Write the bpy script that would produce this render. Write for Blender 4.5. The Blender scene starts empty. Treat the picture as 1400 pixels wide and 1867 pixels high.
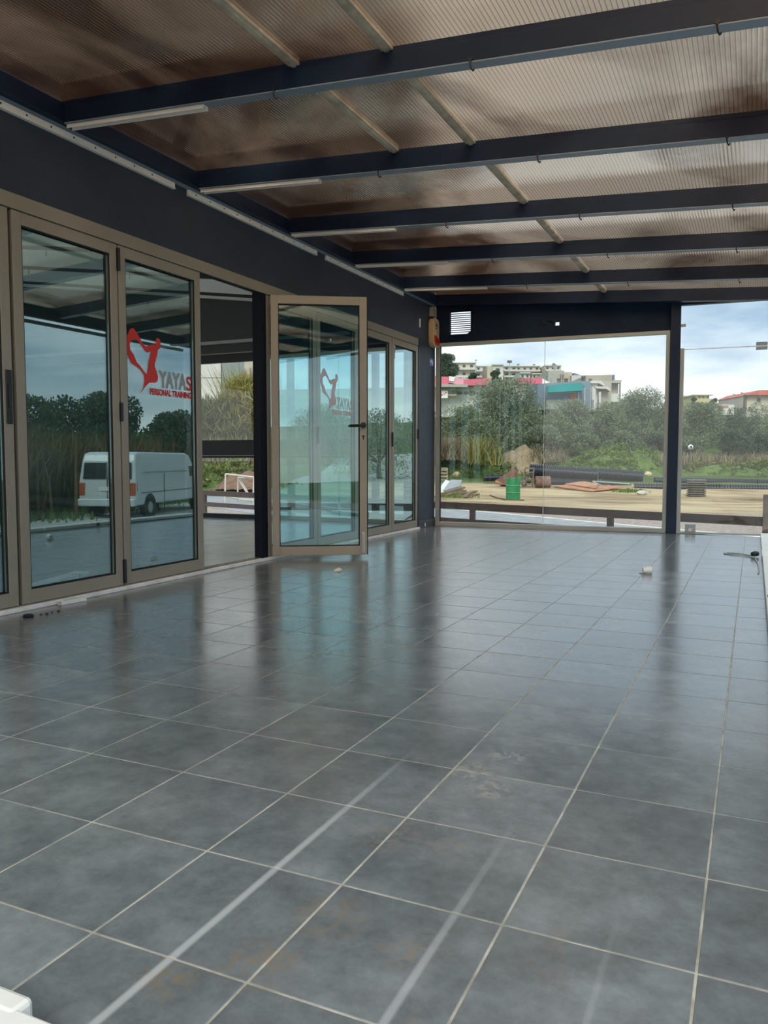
import bpy, math, random
import numpy as np
from mathutils import Vector, Matrix

random.seed(7)
RNG = np.random.default_rng(7)
SC = bpy.context.scene
COL = SC.collection
pi = math.pi

# ------------------------------------------------------------------ camera
TILE = 1 / 3.0
F, YAW, PITCH, H = 1459.65, .4322, .0658, 2.5655 / 3
cam = bpy.data.cameras.new('camera')
cam.sensor_fit = 'HORIZONTAL'; cam.sensor_width = 36; cam.lens = F / 1400 * 36
cam.clip_start = .05; cam.clip_end = 2000
camo = bpy.data.objects.new('camera', cam); COL.objects.link(camo)
camo.location = (0, 0, H); camo.rotation_euler = (pi / 2 - PITCH, 0, YAW)
SC.camera = camo

# ------------------------------------------------------------------ sky
W = bpy.data.worlds.new('overcast_sky'); SC.world = W
W.use_nodes = True
nt = W.node_tree; nt.nodes.clear()
def wn(t, **k):
    n = nt.nodes.new(t)
    for a, b in k.items(): setattr(n, a, b)
    return n
def wl(a, b): nt.links.new(a, b)
tc = wn('ShaderNodeTexCoord'); sx = wn('ShaderNodeSeparateXYZ'); wl(tc.outputs['Generated'], sx.inputs[0])
zc = wn('ShaderNodeMath', operation='MAXIMUM'); wl(sx.outputs[2], zc.inputs[0]); zc.inputs[1].default_value = 0
za = wn('ShaderNodeMath', operation='ADD'); wl(zc.outputs[0], za.inputs[0]); za.inputs[1].default_value = .16
dv = wn('ShaderNodeVectorMath', operation='SCALE'); iv = wn('ShaderNodeMath', operation='DIVIDE'); iv.inputs[0].default_value = 1
wl(za.outputs[0], iv.inputs[1]); wl(tc.outputs['Generated'], dv.inputs[0]); wl(iv.outputs[0], dv.inputs['Scale'])
mp = wn('ShaderNodeMapping'); mp.inputs['Scale'].default_value = (1, 1, .9); mp.inputs['Location'].default_value = (3.1, 1.7, 0)
wl(dv.outputs[0], mp.inputs[0])
no = wn('ShaderNodeTexNoise'); no.inputs['Scale'].default_value = .85; no.inputs['Detail'].default_value = 6; no.inputs['Roughness'].default_value = .52
wl(mp.outputs[0], no.inputs['Vector'])
r1 = wn('ShaderNodeValToRGB')
r1.color_ramp.elements[0].position = .38; r1.color_ramp.elements[0].color = (.30, .42, .56, 1)
r1.color_ramp.elements[1].position = .64; r1.color_ramp.elements[1].color = (.93, .97, 1.0, 1)
wl(no.outputs['Fac'], r1.inputs[0])
r2 = wn('ShaderNodeValToRGB')
r2.color_ramp.elements[0].position = 0; r2.color_ramp.elements[0].color = (1.0, .98, .92, 1)
r2.color_ramp.elements[1].position = .125; r2.color_ramp.elements[1].color = (0, 0, 0, 1)
wl(zc.outputs[0], r2.inputs[0])
sc_ = wn('ShaderNodeSeparateColor'); wl(r2.outputs[0], sc_.inputs[0])
hf = wn('ShaderNodeMath', operation='MULTIPLY'); wl(sc_.outputs[0], hf.inputs[0]); hf.inputs[1].default_value = .82
mx = wn('ShaderNodeMixRGB'); wl(hf.outputs[0], mx.inputs[0]); wl(r1.outputs[0], mx.inputs[1]); mx.inputs[2].default_value = (1, .97, .9, 1)
bg = wn('ShaderNodeBackground'); wl(mx.outputs[0], bg.inputs[0]); bg.inputs[1].default_value = 1.0
wo = wn('ShaderNodeOutputWorld'); wl(bg.outputs[0], wo.inputs[0])

# veiled sun behind the cloud
sun = bpy.data.lights.new('sun', 'SUN'); sun.energy = 1.6; sun.angle = math.radians(25); sun.color = (1, .95, .86)
suno = bpy.data.objects.new('sun', sun); COL.objects.link(suno); suno.rotation_euler = (math.radians(42), math.radians(14), math.radians(8))

SC.view_settings.view_transform = 'Standard'
SC.view_settings.look = 'None'
SC.view_settings.gamma = 1
SC.view_settings.use_curve_mapping = False
SC.view_settings.exposure = .60

# ------------------------------------------------------------------ pixel helpers (points at their true depth)
cy_, sy_, cp_, sp_ = math.cos(YAW), math.sin(YAW), math.cos(PITCH), math.sin(PITCH)
FW = np.array([-sy_ * cp_, cy_ * cp_, -sp_]); RT = np.array([cy_, sy_, 0.]); UP = np.cross(RT, FW)
CAM = np.array([0, 0, H])
def ray(x, y): return FW + RT * (x - 700) / F - UP * (y - 933.5) / F
def P(px, py, depth):
    d = ray(px, py); t = depth / (-d[0] * sy_ + d[1] * cy_)
    return CAM + d * t
def proj(p):
    d = np.asarray(p, float) - CAM; z = d @ FW
    return 700 + F * (d @ RT) / z, 933.5 - F * (d @ UP) / z, z
def sm(a, b, t):
    t = np.clip((t - a) / (b - a), 0, 1); return t * t * (3 - 2 * t)
def tz(x, y):
    x = np.asarray(x, float); y = np.asarray(y, float)
    D = .978 * y - .208 * x
    ang = x / np.maximum(y, 1)
    hill = np.where(True, 11 + 8 * sm(-.08, -.22, ang), 0)
    z = -.8 + .45 * sm(34, 44, D) + 2.6 * sm(45, 62, D) + hill * sm(58, 240, D)
    z = z - .15 * sm(3, 8, x) * (1 - sm(34, 44, D))
    return z
def G(px, py):
    d = ray(px, py); lo = 9.0; t = lo
    while t < 400:
        p = CAM + d * t
        if p[2] <= float(tz(p[0], p[1])): break
        t += .25
    a, b = t - .25, t
    for _ in range(24):
        m = (a + b) / 2; p = CAM + d * m
        if p[2] <= float(tz(p[0], p[1])): b = m
        else: a = m
    return CAM + d * b
def depth_of(p): return -p[0] * sy_ + p[1] * cy_

# ------------------------------------------------------------------ materials
MATS = {}
def mat(name, color, rough=.6, metal=0, spec=.5, noise=0, nscale=5, bump=0, bscale=40, color2=None, detail=4, coat=0, island=0):
    m = bpy.data.materials.new(name); m.use_nodes = True
    t = m.node_tree; b = t.nodes['Principled BSDF']
    b.inputs['Roughness'].default_value = rough; b.inputs['Metallic'].default_value = metal
    b.inputs['Specular IOR Level'].default_value = spec
    if coat: b.inputs['Coat Weight'].default_value = coat
    c = tuple(color) + (1,)
    b.inputs['Base Color'].default_value = c
    g = t.nodes.new('ShaderNodeNewGeometry')
    if noise or color2:
        n = t.nodes.new('ShaderNodeTexNoise'); n.inputs['Scale'].default_value = nscale; n.inputs['Detail'].default_value = detail
        n.inputs['Roughness'].default_value = .6
        t.links.new(g.outputs['Position'], n.inputs['Vector'])
        r = t.nodes.new('ShaderNodeValToRGB')
        c2 = tuple(color2) + (1,) if color2 else tuple(v * (1 - noise) for v in color) + (1,)
        c1 = c if color2 else tuple(min(1, v * (1 + noise)) for v in color) + (1,)
        r.color_ramp.elements[0].position = .35; r.color_ramp.elements[0].color = c2
        r.color_ramp.elements[1].position = .65; r.color_ramp.elements[1].color = c1
        t.links.new(n.outputs['Fac'], r.inputs[0])
        src = r.outputs[0]
        if island:
            h = t.nodes.new('ShaderNodeHueSaturation')
            mr = t.nodes.new('ShaderNodeMapRange'); mr.inputs[3].default_value = 1 - island; mr.inputs[4].default_value = 1 + island
            t.links.new(g.outputs['Random Per Island'], mr.inputs[0]); t.links.new(mr.outputs[0], h.inputs['Value'])
            t.links.new(src, h.inputs['Color']); src = h.outputs[0]
        t.links.new(src, b.inputs['Base Color'])
    if bump:
        n2 = t.nodes.new('ShaderNodeTexNoise'); n2.inputs['Scale'].default_value = bscale; n2.inputs['Detail'].default_value = 3
        t.links.new(g.outputs['Position'], n2.inputs['Vector'])
        bp = t.nodes.new('ShaderNodeBump'); bp.inputs['Strength'].default_value = bump; bp.inputs['Distance'].default_value = .01
        t.links.new(n2.outputs['Fac'], bp.inputs['Height']); t.links.new(bp.outputs[0], b.inputs['Normal'])
    MATS[name] = m
    return m

def leafmat(name, c1, c2, trans=.25, rough=.6, island=.35):
    """foliage: leaf to leaf variation, some light passing through the leaf"""
    m = bpy.data.materials.new(name); m.use_nodes = True; t = m.node_tree; t.nodes.clear()
    g = t.nodes.new('ShaderNodeNewGeometry')
    r = t.nodes.new('ShaderNodeMixRGB'); r.inputs[1].default_value = tuple(c1) + (1,); r.inputs[2].default_value = tuple(c2) + (1,)
    t.links.new(g.outputs['Random Per Island'], r.inputs[0])
    d = t.nodes.new('ShaderNodeBsdfDiffuse'); tr = t.nodes.new('ShaderNodeBsdfTranslucent')
    t.links.new(r.outputs[0], d.inputs[0]); t.links.new(r.outputs[0], tr.inputs[0])
    x = t.nodes.new('ShaderNodeMixShader'); x.inputs[0].default_value = trans
    t.links.new(d.outputs[0], x.inputs[1]); t.links.new(tr.outputs[0], x.inputs[2])
    o = t.nodes.new('ShaderNodeOutputMaterial'); t.links.new(x.outputs[0], o.inputs[0])
    MATS[name] = m; return m

def glassmat(name, tint, base, power, gloss=(1, 1, 1)):
    m = bpy.data.materials.new(name); m.use_nodes = True; t = m.node_tree; t.nodes.clear()
    lw = t.nodes.new('ShaderNodeLayerWeight'); lw.inputs['Blend'].default_value = .5
    pw = t.nodes.new('ShaderNodeMath'); pw.operation = 'POWER'; t.links.new(lw.outputs['Facing'], pw.inputs[0]); pw.inputs[1].default_value = power
    mr = t.nodes.new('ShaderNodeMapRange'); t.links.new(pw.outputs[0], mr.inputs[0]); mr.inputs[3].default_value = base; mr.inputs[4].default_value = 1
    tp = t.nodes.new('ShaderNodeBsdfTransparent'); tp.inputs[0].default_value = tuple(tint) + (1,)
    gl = t.nodes.new('ShaderNodeBsdfGlossy'); gl.inputs['Roughness'].default_value = 0; gl.inputs[0].default_value = tuple(gloss) + (1,)
    x = t.nodes.new('ShaderNodeMixShader'); t.links.new(mr.outputs[0], x.inputs[0]); t.links.new(tp.outputs[0], x.inputs[1]); t.links.new(gl.outputs[0], x.inputs[2])
    o = t.nodes.new('ShaderNodeOutputMaterial'); t.links.new(x.outputs[0], o.inputs[0])
    MATS[name] = m; return m

M_navy = mat('navy_wall_paint', (.030, .044, .068), .55, noise=.12, nscale=3, bump=.15, bscale=60)
M_steel = mat('navy_painted_steel', (.007, .020, .048), .4, spec=.3, noise=.2, nscale=2)
M_flange = mat('beam_lower_flange', (.20, .26, .32), .4)
M_champ = mat('champagne_aluminium', (.30, .278, .222), .38, metal=.0, noise=.06, nscale=2)
M_alu = mat('grey_aluminium', (.36, .40, .38), .4, noise=.06, nscale=3)
M_black = mat('black_plastic', (.012, .014, .016), .45)
M_gasket = mat('black_rubber', (.012, .012, .012), .7)
M_white = mat('white_painted_metal', (.82, .83, .79), .45, noise=.05, nscale=6)
M_marble = mat('white_threshold_stone', (.84, .83, .79), .4, noise=.12, nscale=9)
M_batten = mat('dull_galvanised_profile', (.52, .46, .36), .6, noise=.25, nscale=8)
M_track = mat('worn_track_metal', (.17, .15, .12), .5, noise=.4, nscale=25)
M_red = mat('red_vinyl', (.62, .025, .02), .5)
M_greyvinyl = mat('grey_vinyl', (.30, .34, .36), .5)
M_chrome = mat('brushed_steel', (.5, .5, .48), .3, metal=1)
M_brownrail = mat('brown_painted_rail', (.085, .055, .045), .6, noise=.15, nscale=4)
M_doorglass = glassmat('tinted_door_glass', (.66, .79, .79), .20, 3.0, (.84, 1, 1))
M_leafglass = glassmat('clear_blue_door_glass', (.78, .93, .94), .085, 3.5, (.9, 1, 1))
M_clear = glassmat('clear_glass', (.95, .975, .97), .03, 5)
M_indarkblue = mat('near_black_navy', (.004, .007, .014), .5, spec=.15)
M_edge = mat('glass_edge', (.80, .88, .86), .3)

def tile_material():
    m = bpy.data.materials.new('slate_grey_porcelain'); m.use_nodes = True; t = m.node_tree; b = t.nodes['Principled BSDF']
    L = t.links.new
    def N(ty, **k):
        n = t.nodes.new(ty)
        for a, v in k.items(): setattr(n, a, v)
        return n
    g = N('ShaderNodeNewGeometry'); oi = N('ShaderNodeObjectInfo')
    off = N('ShaderNodeVectorMath', operation='SCALE'); off.inputs[0].default_value = (13, 7, 3); L(oi.outputs['Random'], off.inputs['Scale'])
    ad = N('ShaderNodeVectorMath', operation='ADD'); L(g.outputs['Position'], ad.inputs[0]); L(off.outputs[0], ad.inputs[1])
    n1 = N('ShaderNodeTexNoise'); n1.inputs['Scale'].default_value = 4.0; n1.inputs['Detail'].default_value = 7; n1.inputs['Roughness'].default_value = .6; n1.inputs['Distortion'].default_value = .25
    L(ad.outputs[0], n1.inputs['Vector'])
    r = N('ShaderNodeValToRGB')
    e = r.color_ramp.elements
    e[0].position = .28; e[0].color = (.110, .129, .137, 1); e[1].position = .74; e[1].color = (.222, .246, .254, 1)
    L(n1.outputs['Fac'], r.inputs[0])
    n0 = N('ShaderNodeTexNoise'); n0.inputs['Scale'].default_value = 10; n0.inputs['Detail'].default_value = 10; n0.inputs['Roughness'].default_value = .78; L(ad.outputs[0], n0.inputs['Vector'])
    r0 = N('ShaderNodeMapRange'); L(n0.outputs['Fac'], r0.inputs[0]); r0.inputs[1].default_value = .32; r0.inputs[2].default_value = .68; r0.inputs[3].default_value = .74; r0.inputs[4].default_value = 1.28
    h0_ = N('ShaderNodeHueSaturation'); L(r.outputs[0], h0_.inputs['Color']); L(r0.outputs[0], h0_.inputs['Value']); r = h0_
    # brownish mineral stains and lime bloom, fixed to the floor
    n2 = N('ShaderNodeTexNoise'); n2.inputs['Scale'].default_value = 2.3; n2.inputs['Detail'].default_value = 9; n2.inputs['Roughness'].default_value = .72; n2.inputs['Distortion'].default_value = 1.2
    L(g.outputs['Position'], n2.inputs['Vector'])
    r2 = N('ShaderNodeValToRGB'); r2.color_ramp.elements[0].position = .60; r2.color_ramp.elements[0].color = (0, 0, 0, 1); r2.color_ramp.elements[1].position = .74; r2.color_ramp.elements[1].color = (.35, .35, .35, 1)
    L(n2.outputs['Fac'], r2.inputs[0])
    mx1 = N('ShaderNodeMixRGB'); L(r2.outputs[0], mx1.inputs[0]); L(r.outputs[0], mx1.inputs[1]); mx1.inputs[2].default_value = (.20, .165, .12, 1)
    sp = N('ShaderNodeSeparateXYZ'); L(g.outputs['Position'], sp.inputs[0])
    # named rust / lime spots: x, y, radius, strength
    cur = mx1.outputs[0]
    n3 = N('ShaderNodeTexNoise'); n3.inputs['Scale'].default_value = 30; n3.inputs['Detail'].default_value = 8; n3.inputs['Roughness'].default_value = .7; n3.inputs['Distortion'].default_value = .8; L(g.outputs['Position'], n3.inputs['Vector'])
    for (x, y, rad, st, colr) in [(-.735, 1.10, .075, .6, (.23, .18, .12)), (-.70, 1.27, .085, .45, (.22, .18, .125)), (-.52, 1.24, .07, .55, (.22, .20, .17)), (-.86, 1.0, .06, .6, (.2, .17, .12)),
                                  (-.72, 1.62, .09, .6, (.24, .23, .2)), (-.60, 1.62, .06, .5, (.24, .23, .2)), (-.67, 2.05, .10, .8, (.30, .31, .28)), (-.60, 1.95, .07, .7, (.30, .31, .28)), (-.62, 2.2, .07, .8, (.30, .32, .30)),
                                  (-.78, 4.17, .06, 1.0, (.04, .038, .034)), (-1.0, 4.95, .06, .9, (.05, .05, .05)), (-.86, 4.95, .05, .9, (.05, .05, .05)), (-.60, 4.9, .16, .9, (.055, .055, .05)), (-.45, 4.9, .12, .8, (.055, .055, .05)), (-.70, 4.3, .14, .5, (.13, .11, .085)), (-.8, 6.5, .25, .5, (.10, .095, .085)), (-2.4, 5.3, .3, .5, (.05, .055, .06)), (-3.2, 5.4, .25, .5, (.05, .055, .06))]:
        sb = N('ShaderNodeVectorMath', operation='DISTANCE'); L(g.outputs['Position'], sb.inputs[0]); sb.inputs[1].default_value = (x, y, 0)
        mr = N('ShaderNodeMapRange', interpolation_type='SMOOTHSTEP'); L(sb.outputs['Value'], mr.inputs[0]); mr.inputs[1].default_value = rad * 1.25; mr.inputs[2].default_value = rad * .2; mr.inputs[3].default_value = 0; mr.inputs[4].default_value = st * 1.5
        mm = N('ShaderNodeMath', operation='MULTIPLY'); L(mr.outputs[0], mm.inputs[0])
        rr = N('ShaderNodeMapRange'); L(n3.outputs['Fac'], rr.inputs[0]); rr.inputs[1].default_value = .46; rr.inputs[2].default_value = .60; L(rr.outputs[0], mm.inputs[1]); mm.use_clamp = True
        q = N('ShaderNodeMixRGB'); L(mm.outputs[0], q.inputs[0]); L(cur, q.inputs[1]); q.inputs[2].default_value = colr + (1,); cur = q.outputs[0]
    # three long pale streaks running along the terrace
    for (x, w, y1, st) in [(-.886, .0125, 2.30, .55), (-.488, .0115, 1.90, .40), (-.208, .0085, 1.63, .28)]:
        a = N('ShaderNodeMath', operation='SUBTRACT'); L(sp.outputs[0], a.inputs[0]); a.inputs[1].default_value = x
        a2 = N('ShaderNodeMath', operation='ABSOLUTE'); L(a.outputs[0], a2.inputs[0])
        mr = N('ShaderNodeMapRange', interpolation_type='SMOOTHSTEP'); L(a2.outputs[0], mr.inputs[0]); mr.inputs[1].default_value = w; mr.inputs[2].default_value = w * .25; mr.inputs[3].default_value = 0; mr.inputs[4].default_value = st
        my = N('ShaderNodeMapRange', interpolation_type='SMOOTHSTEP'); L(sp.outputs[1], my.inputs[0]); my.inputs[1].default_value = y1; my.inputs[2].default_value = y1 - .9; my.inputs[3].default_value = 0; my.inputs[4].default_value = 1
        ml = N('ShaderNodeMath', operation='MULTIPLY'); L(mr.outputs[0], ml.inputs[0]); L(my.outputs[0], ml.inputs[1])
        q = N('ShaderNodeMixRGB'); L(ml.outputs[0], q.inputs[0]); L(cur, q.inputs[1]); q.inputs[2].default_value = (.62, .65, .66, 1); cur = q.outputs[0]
    hv = N('ShaderNodeHueSaturation'); L(cur, hv.inputs['Color'])
    vr = N('ShaderNodeMapRange'); L(oi.outputs['Random'], vr.inputs[0]); vr.inputs[3].default_value = .9; vr.inputs[4].default_value = 1.12; L(vr.outputs[0], hv.inputs['Value'])
    L(hv.outputs[0], b.inputs['Base Color'])
    rr = N('ShaderNodeMapRange'); L(n1.outputs['Fac'], rr.inputs[0]); rr.inputs[1].default_value = .3; rr.inputs[2].default_value = .7; rr.inputs[3].default_value = .18; rr.inputs[4].default_value = .27
    L(rr.outputs[0], b.inputs['Roughness'])
    b.inputs['Specular IOR Level'].default_value = .55
    b.inputs['Coat Weight'].default_value = .35; b.inputs['Coat Roughness'].default_value = .2
    bp = N('ShaderNodeBump'); bp.inputs['Strength'].default_value = .03; bp.inputs['Distance'].default_value = .001; L(n1.outputs['Fac'], bp.inputs['Height']); L(bp.outputs[0], b.inputs['Normal'])
    return m
M_tile = tile_material()
M_grout = mat('pale_grout', (.42, .40, .33), .85, noise=.3, nscale=12)

def sheet_material():
    m = bpy.data.materials.new('bronze_multiwall_polycarbonate'); m.use_nodes = True; t = m.node_tree; t.nodes.clear()
    L = t.links.new
    def N(ty, **k):
        n = t.nodes.new(ty)
        for a, v in k.items(): setattr(n, a, v)
        return n
    g = N('ShaderNodeNewGeometry'); sp = N('ShaderNodeSeparateXYZ'); L(g.outputs['Position'], sp.inputs[0])
    mu = N('ShaderNodeMath', operation='MULTIPLY'); L(sp.outputs[0], mu.inputs[0]); mu.inputs[1].default_value = 2 * pi / .022
    sn = N('ShaderNodeMath', operation='SINE'); L(mu.outputs[0], sn.inputs[0])
    # thin dark webs of the hollow channels
    web = N('ShaderNodeMapRange'); L(sn.outputs[0], web.inputs[0]); web.inputs[1].default_value = .70; web.inputs[2].default_value = .98; web.inputs[3].default_value = 1; web.inputs[4].default_value = .45
    # dirt and leaf litter on the sheets, with painted shade towards the wall
    n = N('ShaderNodeTexNoise'); n.inputs['Scale'].default_value = .9; n.inputs['Detail'].default_value = 5; n.inputs['Distortion'].default_value = .7
    mpn = N('ShaderNodeMapping'); mpn.inputs['Scale'].default_value = (1.0, .7, 1); mpn.inputs['Location'].default_value = (2.3, .4, 0); L(g.outputs['Position'], mpn.inputs[0]); L(mpn.outputs[0], n.inputs['Vector'])
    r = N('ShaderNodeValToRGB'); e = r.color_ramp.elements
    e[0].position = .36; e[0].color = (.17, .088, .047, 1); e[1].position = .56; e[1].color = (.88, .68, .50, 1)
    lx = N('ShaderNodeMapRange', interpolation_type='SMOOTHSTEP'); L(sp.outputs[0], lx.inputs[0]); lx.inputs[1].default_value = -3.4; lx.inputs[2].default_value = -1.3; lx.inputs[3].default_value = -.14; lx.inputs[4].default_value = .05  # building shade put into the sheet colour, deepest at the wall
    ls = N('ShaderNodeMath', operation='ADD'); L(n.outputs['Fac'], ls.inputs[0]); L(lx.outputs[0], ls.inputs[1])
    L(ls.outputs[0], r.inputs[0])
    mm = N('ShaderNodeMixRGB', blend_type='MULTIPLY'); mm.inputs[0].default_value = 1; L(r.outputs[0], mm.inputs[1]); L(web.outputs[0], mm.inputs[2])
    t1 = N('ShaderNodeBsdfTranslucent'); L(mm.outputs[0], t1.inputs[0])
    rf = N('ShaderNodeBsdfRefraction'); rf.inputs['Roughness'].default_value = .32; rf.inputs['IOR'].default_value = 1.22; L(mm.outputs[0], rf.inputs[0])
    tr = N('ShaderNodeMixShader'); tr.inputs[0].default_value = .88; L(t1.outputs[0], tr.inputs[1]); L(rf.outputs[0], tr.inputs[2])
    di = N('ShaderNodeBsdfDiffuse'); di.inputs[0].default_value = (.10, .065, .04, 1)
    a = N('ShaderNodeMixShader'); a.inputs[0].default_value = .12; L(tr.outputs[0], a.inputs[1]); L(di.outputs[0], a.inputs[2])
    bp = N('ShaderNodeBump'); bp.inputs['Strength'].default_value = .25; bp.inputs['Distance'].default_value = .002; L(sn.outputs[0], bp.inputs['Height'])
    gl = N('ShaderNodeBsdfGlossy'); gl.inputs['Roughness'].default_value = .10; gl.inputs[0].default_value = (1, .93, .86, 1); L(bp.outputs[0], gl.inputs['Normal'])
    lw = N('ShaderNodeLayerWeight'); lw.inputs[0].default_value = .5
    pw = N('ShaderNodeMath', operation='POWER'); L(lw.outputs['Facing'], pw.inputs[0]); pw.inputs[1].default_value = 2.1
    mr = N('ShaderNodeMapRange'); L(pw.outputs[0], mr.inputs[0]); mr.inputs[3].default_value = .06; mr.inputs[4].default_value = 1
    x = N('ShaderNodeMixShader'); L(mr.outputs[0], x.inputs[0]); L(a.outputs[0], x.inputs[1]); L(gl.outputs[0], x.inputs[2])
    o = N('ShaderNodeOutputMaterial'); L(x.outputs[0], o.inputs[0])
    return m
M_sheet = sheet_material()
M_sheettop = bpy.data.materials.new('polycarbonate_top_skin'); M_sheettop.use_nodes = True
_t = M_sheettop.node_tree; _t.nodes.clear(); _a = _t.nodes.new('ShaderNodeBsdfTransparent'); _a.inputs[0].default_value = (.92, .84, .76, 1)
_o = _t.nodes.new('ShaderNodeOutputMaterial'); _t.links.new(_a.outputs[0], _o.inputs[0])

# ------------------------------------------------------------------ mesh helpers
class MB:
    def __init__(s): s.v = []; s.f = []; s.m = []
    def add(s, vs, fs, mi=0):
        o = len(s.v); s.v += [tuple(map(float, q)) for q in vs]
        for f in fs: s.f.append(tuple(o + i for i in f)); s.m.append(mi)
        return s
    def hexa(s, c, mi=0):
        return s.add(c, [(0, 3, 2, 1), (4, 5, 6, 7), (0, 1, 5, 4), (1, 2, 6, 5), (2, 3, 7, 6), (3, 0, 4, 7)], mi)
    def box(s, x0, x1, y0, y1, z0, z1, mi=0):
        return s.hexa([(x0, y0, z0), (x1, y0, z0), (x1, y1, z0), (x0, y1, z0), (x0, y0, z1), (x1, y0, z1), (x1, y1, z1), (x0, y1, z1)], mi)
    def bar(s, p, q, w, h, up=(0, 0, 1), mi=0):
        p = np.array(p, float); q = np.array(q, float); d = q - p; d /= np.linalg.norm(d)
        a = np.cross(d, up)
        if np.linalg.norm(a) < 1e-6: a = np.cross(d, (1, 0, 0))
        a /= np.linalg.norm(a); b = np.cross(a, d)
        c = []
        for e in (p, q):
            for i, j in ((-1, -1), (1, -1), (1, 1), (-1, 1)): c.append(e + a * i * w / 2 + b * j * h / 2)
        return s.hexa(c, mi)
    def lathe(s, p, q, prof, n=16, mi=0, cap=(True, True)):
        """prof: list of (t along p->q in 0..1, radius)"""
        p = np.array(p, float); q = np.array(q, float); d = q - p; L = np.linalg.norm(d); d /= L
        a = np.cross(d, (0, 0, 1) if abs(d[2]) < .9 else (1, 0, 0)); a /= np.linalg.norm(a); b = np.cross(d, a)
        vs = []; fs = []
        for t, r in prof:
            for k in range(n):
                an = 2 * pi * k / n; vs.append(p + d * L * t + (a * math.cos(an) + b * math.sin(an)) * r)
        for i in range(len(prof) - 1):
            for k in range(n):
                k2 = (k + 1) % n; fs.append((i * n + k, i * n + k2, (i + 1) * n + k2, (i + 1) * n + k))
        if cap[0]: fs.append(tuple(range(n))[::-1])
        if cap[1]: fs.append(tuple(range((len(prof) - 1) * n, len(prof) * n)))
        return s.add(vs, fs, mi)
    def cyl(s, p, q, r, n=16, r2=None, mi=0): return s.lathe(p, q, [(0, r), (1, r if r2 is None else r2)], n, mi)
    def tube(s, pts, r, n=8, mi=0):
        pts = [np.array(p, float) for p in pts]; vs = []; fs = []
        for i, p in enumerate(pts):
            d = pts[min(i + 1, len(pts) - 1)] - pts[max(i - 1, 0)]; d /= np.linalg.norm(d)
            a = np.cross(d, (0, 0, 1) if abs(d[2]) < .9 else (1, 0, 0)); a /= np.linalg.norm(a); b = np.cross(d, a)
            rr = r[i] if isinstance(r, (list, tuple)) else r
            for k in range(n):
                an = 2 * pi * k / n; vs.append(p + (a * math.cos(an) + b * math.sin(an)) * rr)
        for i in range(len(pts) - 1):
            for k in range(n):
                k2 = (k + 1) % n; fs.append((i * n + k, i * n + k2, (i + 1) * n + k2, (i + 1) * n + k))
        fs.append(tuple(range(n))[::-1]); fs.append(tuple(range((len(pts) - 1) * n, len(pts) * n)))
        return s.add(vs, fs, mi)
    def prism(s, pts, o, u, v, n, mi=0):
        """polygon pts (2d, counter-clockwise in u,v) extruded from o along n"""
        o, u, v, n = [np.array(k, float) for k in (o, u, v, n)]
        k = len(pts); vs = [o + u * a + v * b for a, b in pts] + [o + u * a + v * b + n for a, b in pts]
        fs = [tuple(range(k))[::-1], tuple(range(k, 2 * k))] + [(i, (i + 1) % k, k + (i + 1) % k, k + i) for i in range(k)]
        return s.add(vs, fs, mi)
    def build(s, name, mats, parent=None, world=True, smooth=False, bevel=0, kind=None, label=None):
        me = bpy.data.meshes.new(name)
        v = s.v
        if parent is not None and world:
            o = ORG.get(parent.name, (0, 0, 0)); v = [(a - o[0], b - o[1], c - o[2]) for a, b, c in v]
        me.from_pydata(v, [], s.f)
        if not isinstance(mats, (list, tuple)): mats = [mats]
        for mm in mats: me.materials.append(mm)
        if len(mats) > 1: me.polygons.foreach_set('material_index', s.m)
        if smooth: me.polygons.foreach_set('use_smooth', [True] * len(me.polygons))
        me.update()
        ob = bpy.data.objects.new(name, me); COL.objects.link(ob)
        if parent is not None:
            ob.parent = parent; ORG[ob.name] = ORG.get(parent.name, (0, 0, 0))
        if bevel:
            bm = ob.modifiers.new('bevel', 'BEVEL'); bm.width = bevel; bm.segments = 2; bm.limit_method = 'ANGLE'
        if kind: ob['kind'] = kind
        if label: ob['label'] = label
        return ob
ORG = {}
def tag(o, label=None, cat=None, group=None, kind=None):
    if label: o['label'] = label
    if cat: o['category'] = cat
    if group: o['group'] = group
    if kind: o['kind'] = kind
    return o
def empty(name, loc, label=None, cat=None, group=None, kind=None, rz=0):
    o = bpy.data.objects.new(name, None); COL.objects.link(o); o.location = [float(c) for c in loc]; o.rotation_euler = (0, 0, rz)
    o.empty_display_size = .1
    ORG[o.name] = tuple(float(c) for c in loc)
    return tag(o, label, cat, group, kind)
def rawmesh(name, verts, faces, m, parent=None, kind=None, smooth=False):
    """numpy verts (n,3), faces (k,3|4)"""
    me = bpy.data.meshes.new(name); n, k = len(verts), faces.shape[1]
    if parent is not None: verts = verts - np.array(ORG.get(parent.name, (0, 0, 0)))
    me.vertices.add(n); me.vertices.foreach_set('co', np.asarray(verts, np.float32).ravel())
    me.loops.add(faces.size); me.loops.foreach_set('vertex_index', faces.astype(np.int32).ravel())
    me.polygons.add(len(faces)); me.polygons.foreach_set('loop_start', np.arange(0, faces.size, k, dtype=np.int32))
    me.materials.append(m)
    if smooth: me.polygons.foreach_set('use_smooth', np.ones(len(faces), bool))
    me.update(calc_edges=True); me.validate()
    o = bpy.data.objects.new(name, me); COL.objects.link(o)
    if parent is not None: o.parent = parent
    if kind: o['kind'] = kind
    return o
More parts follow.
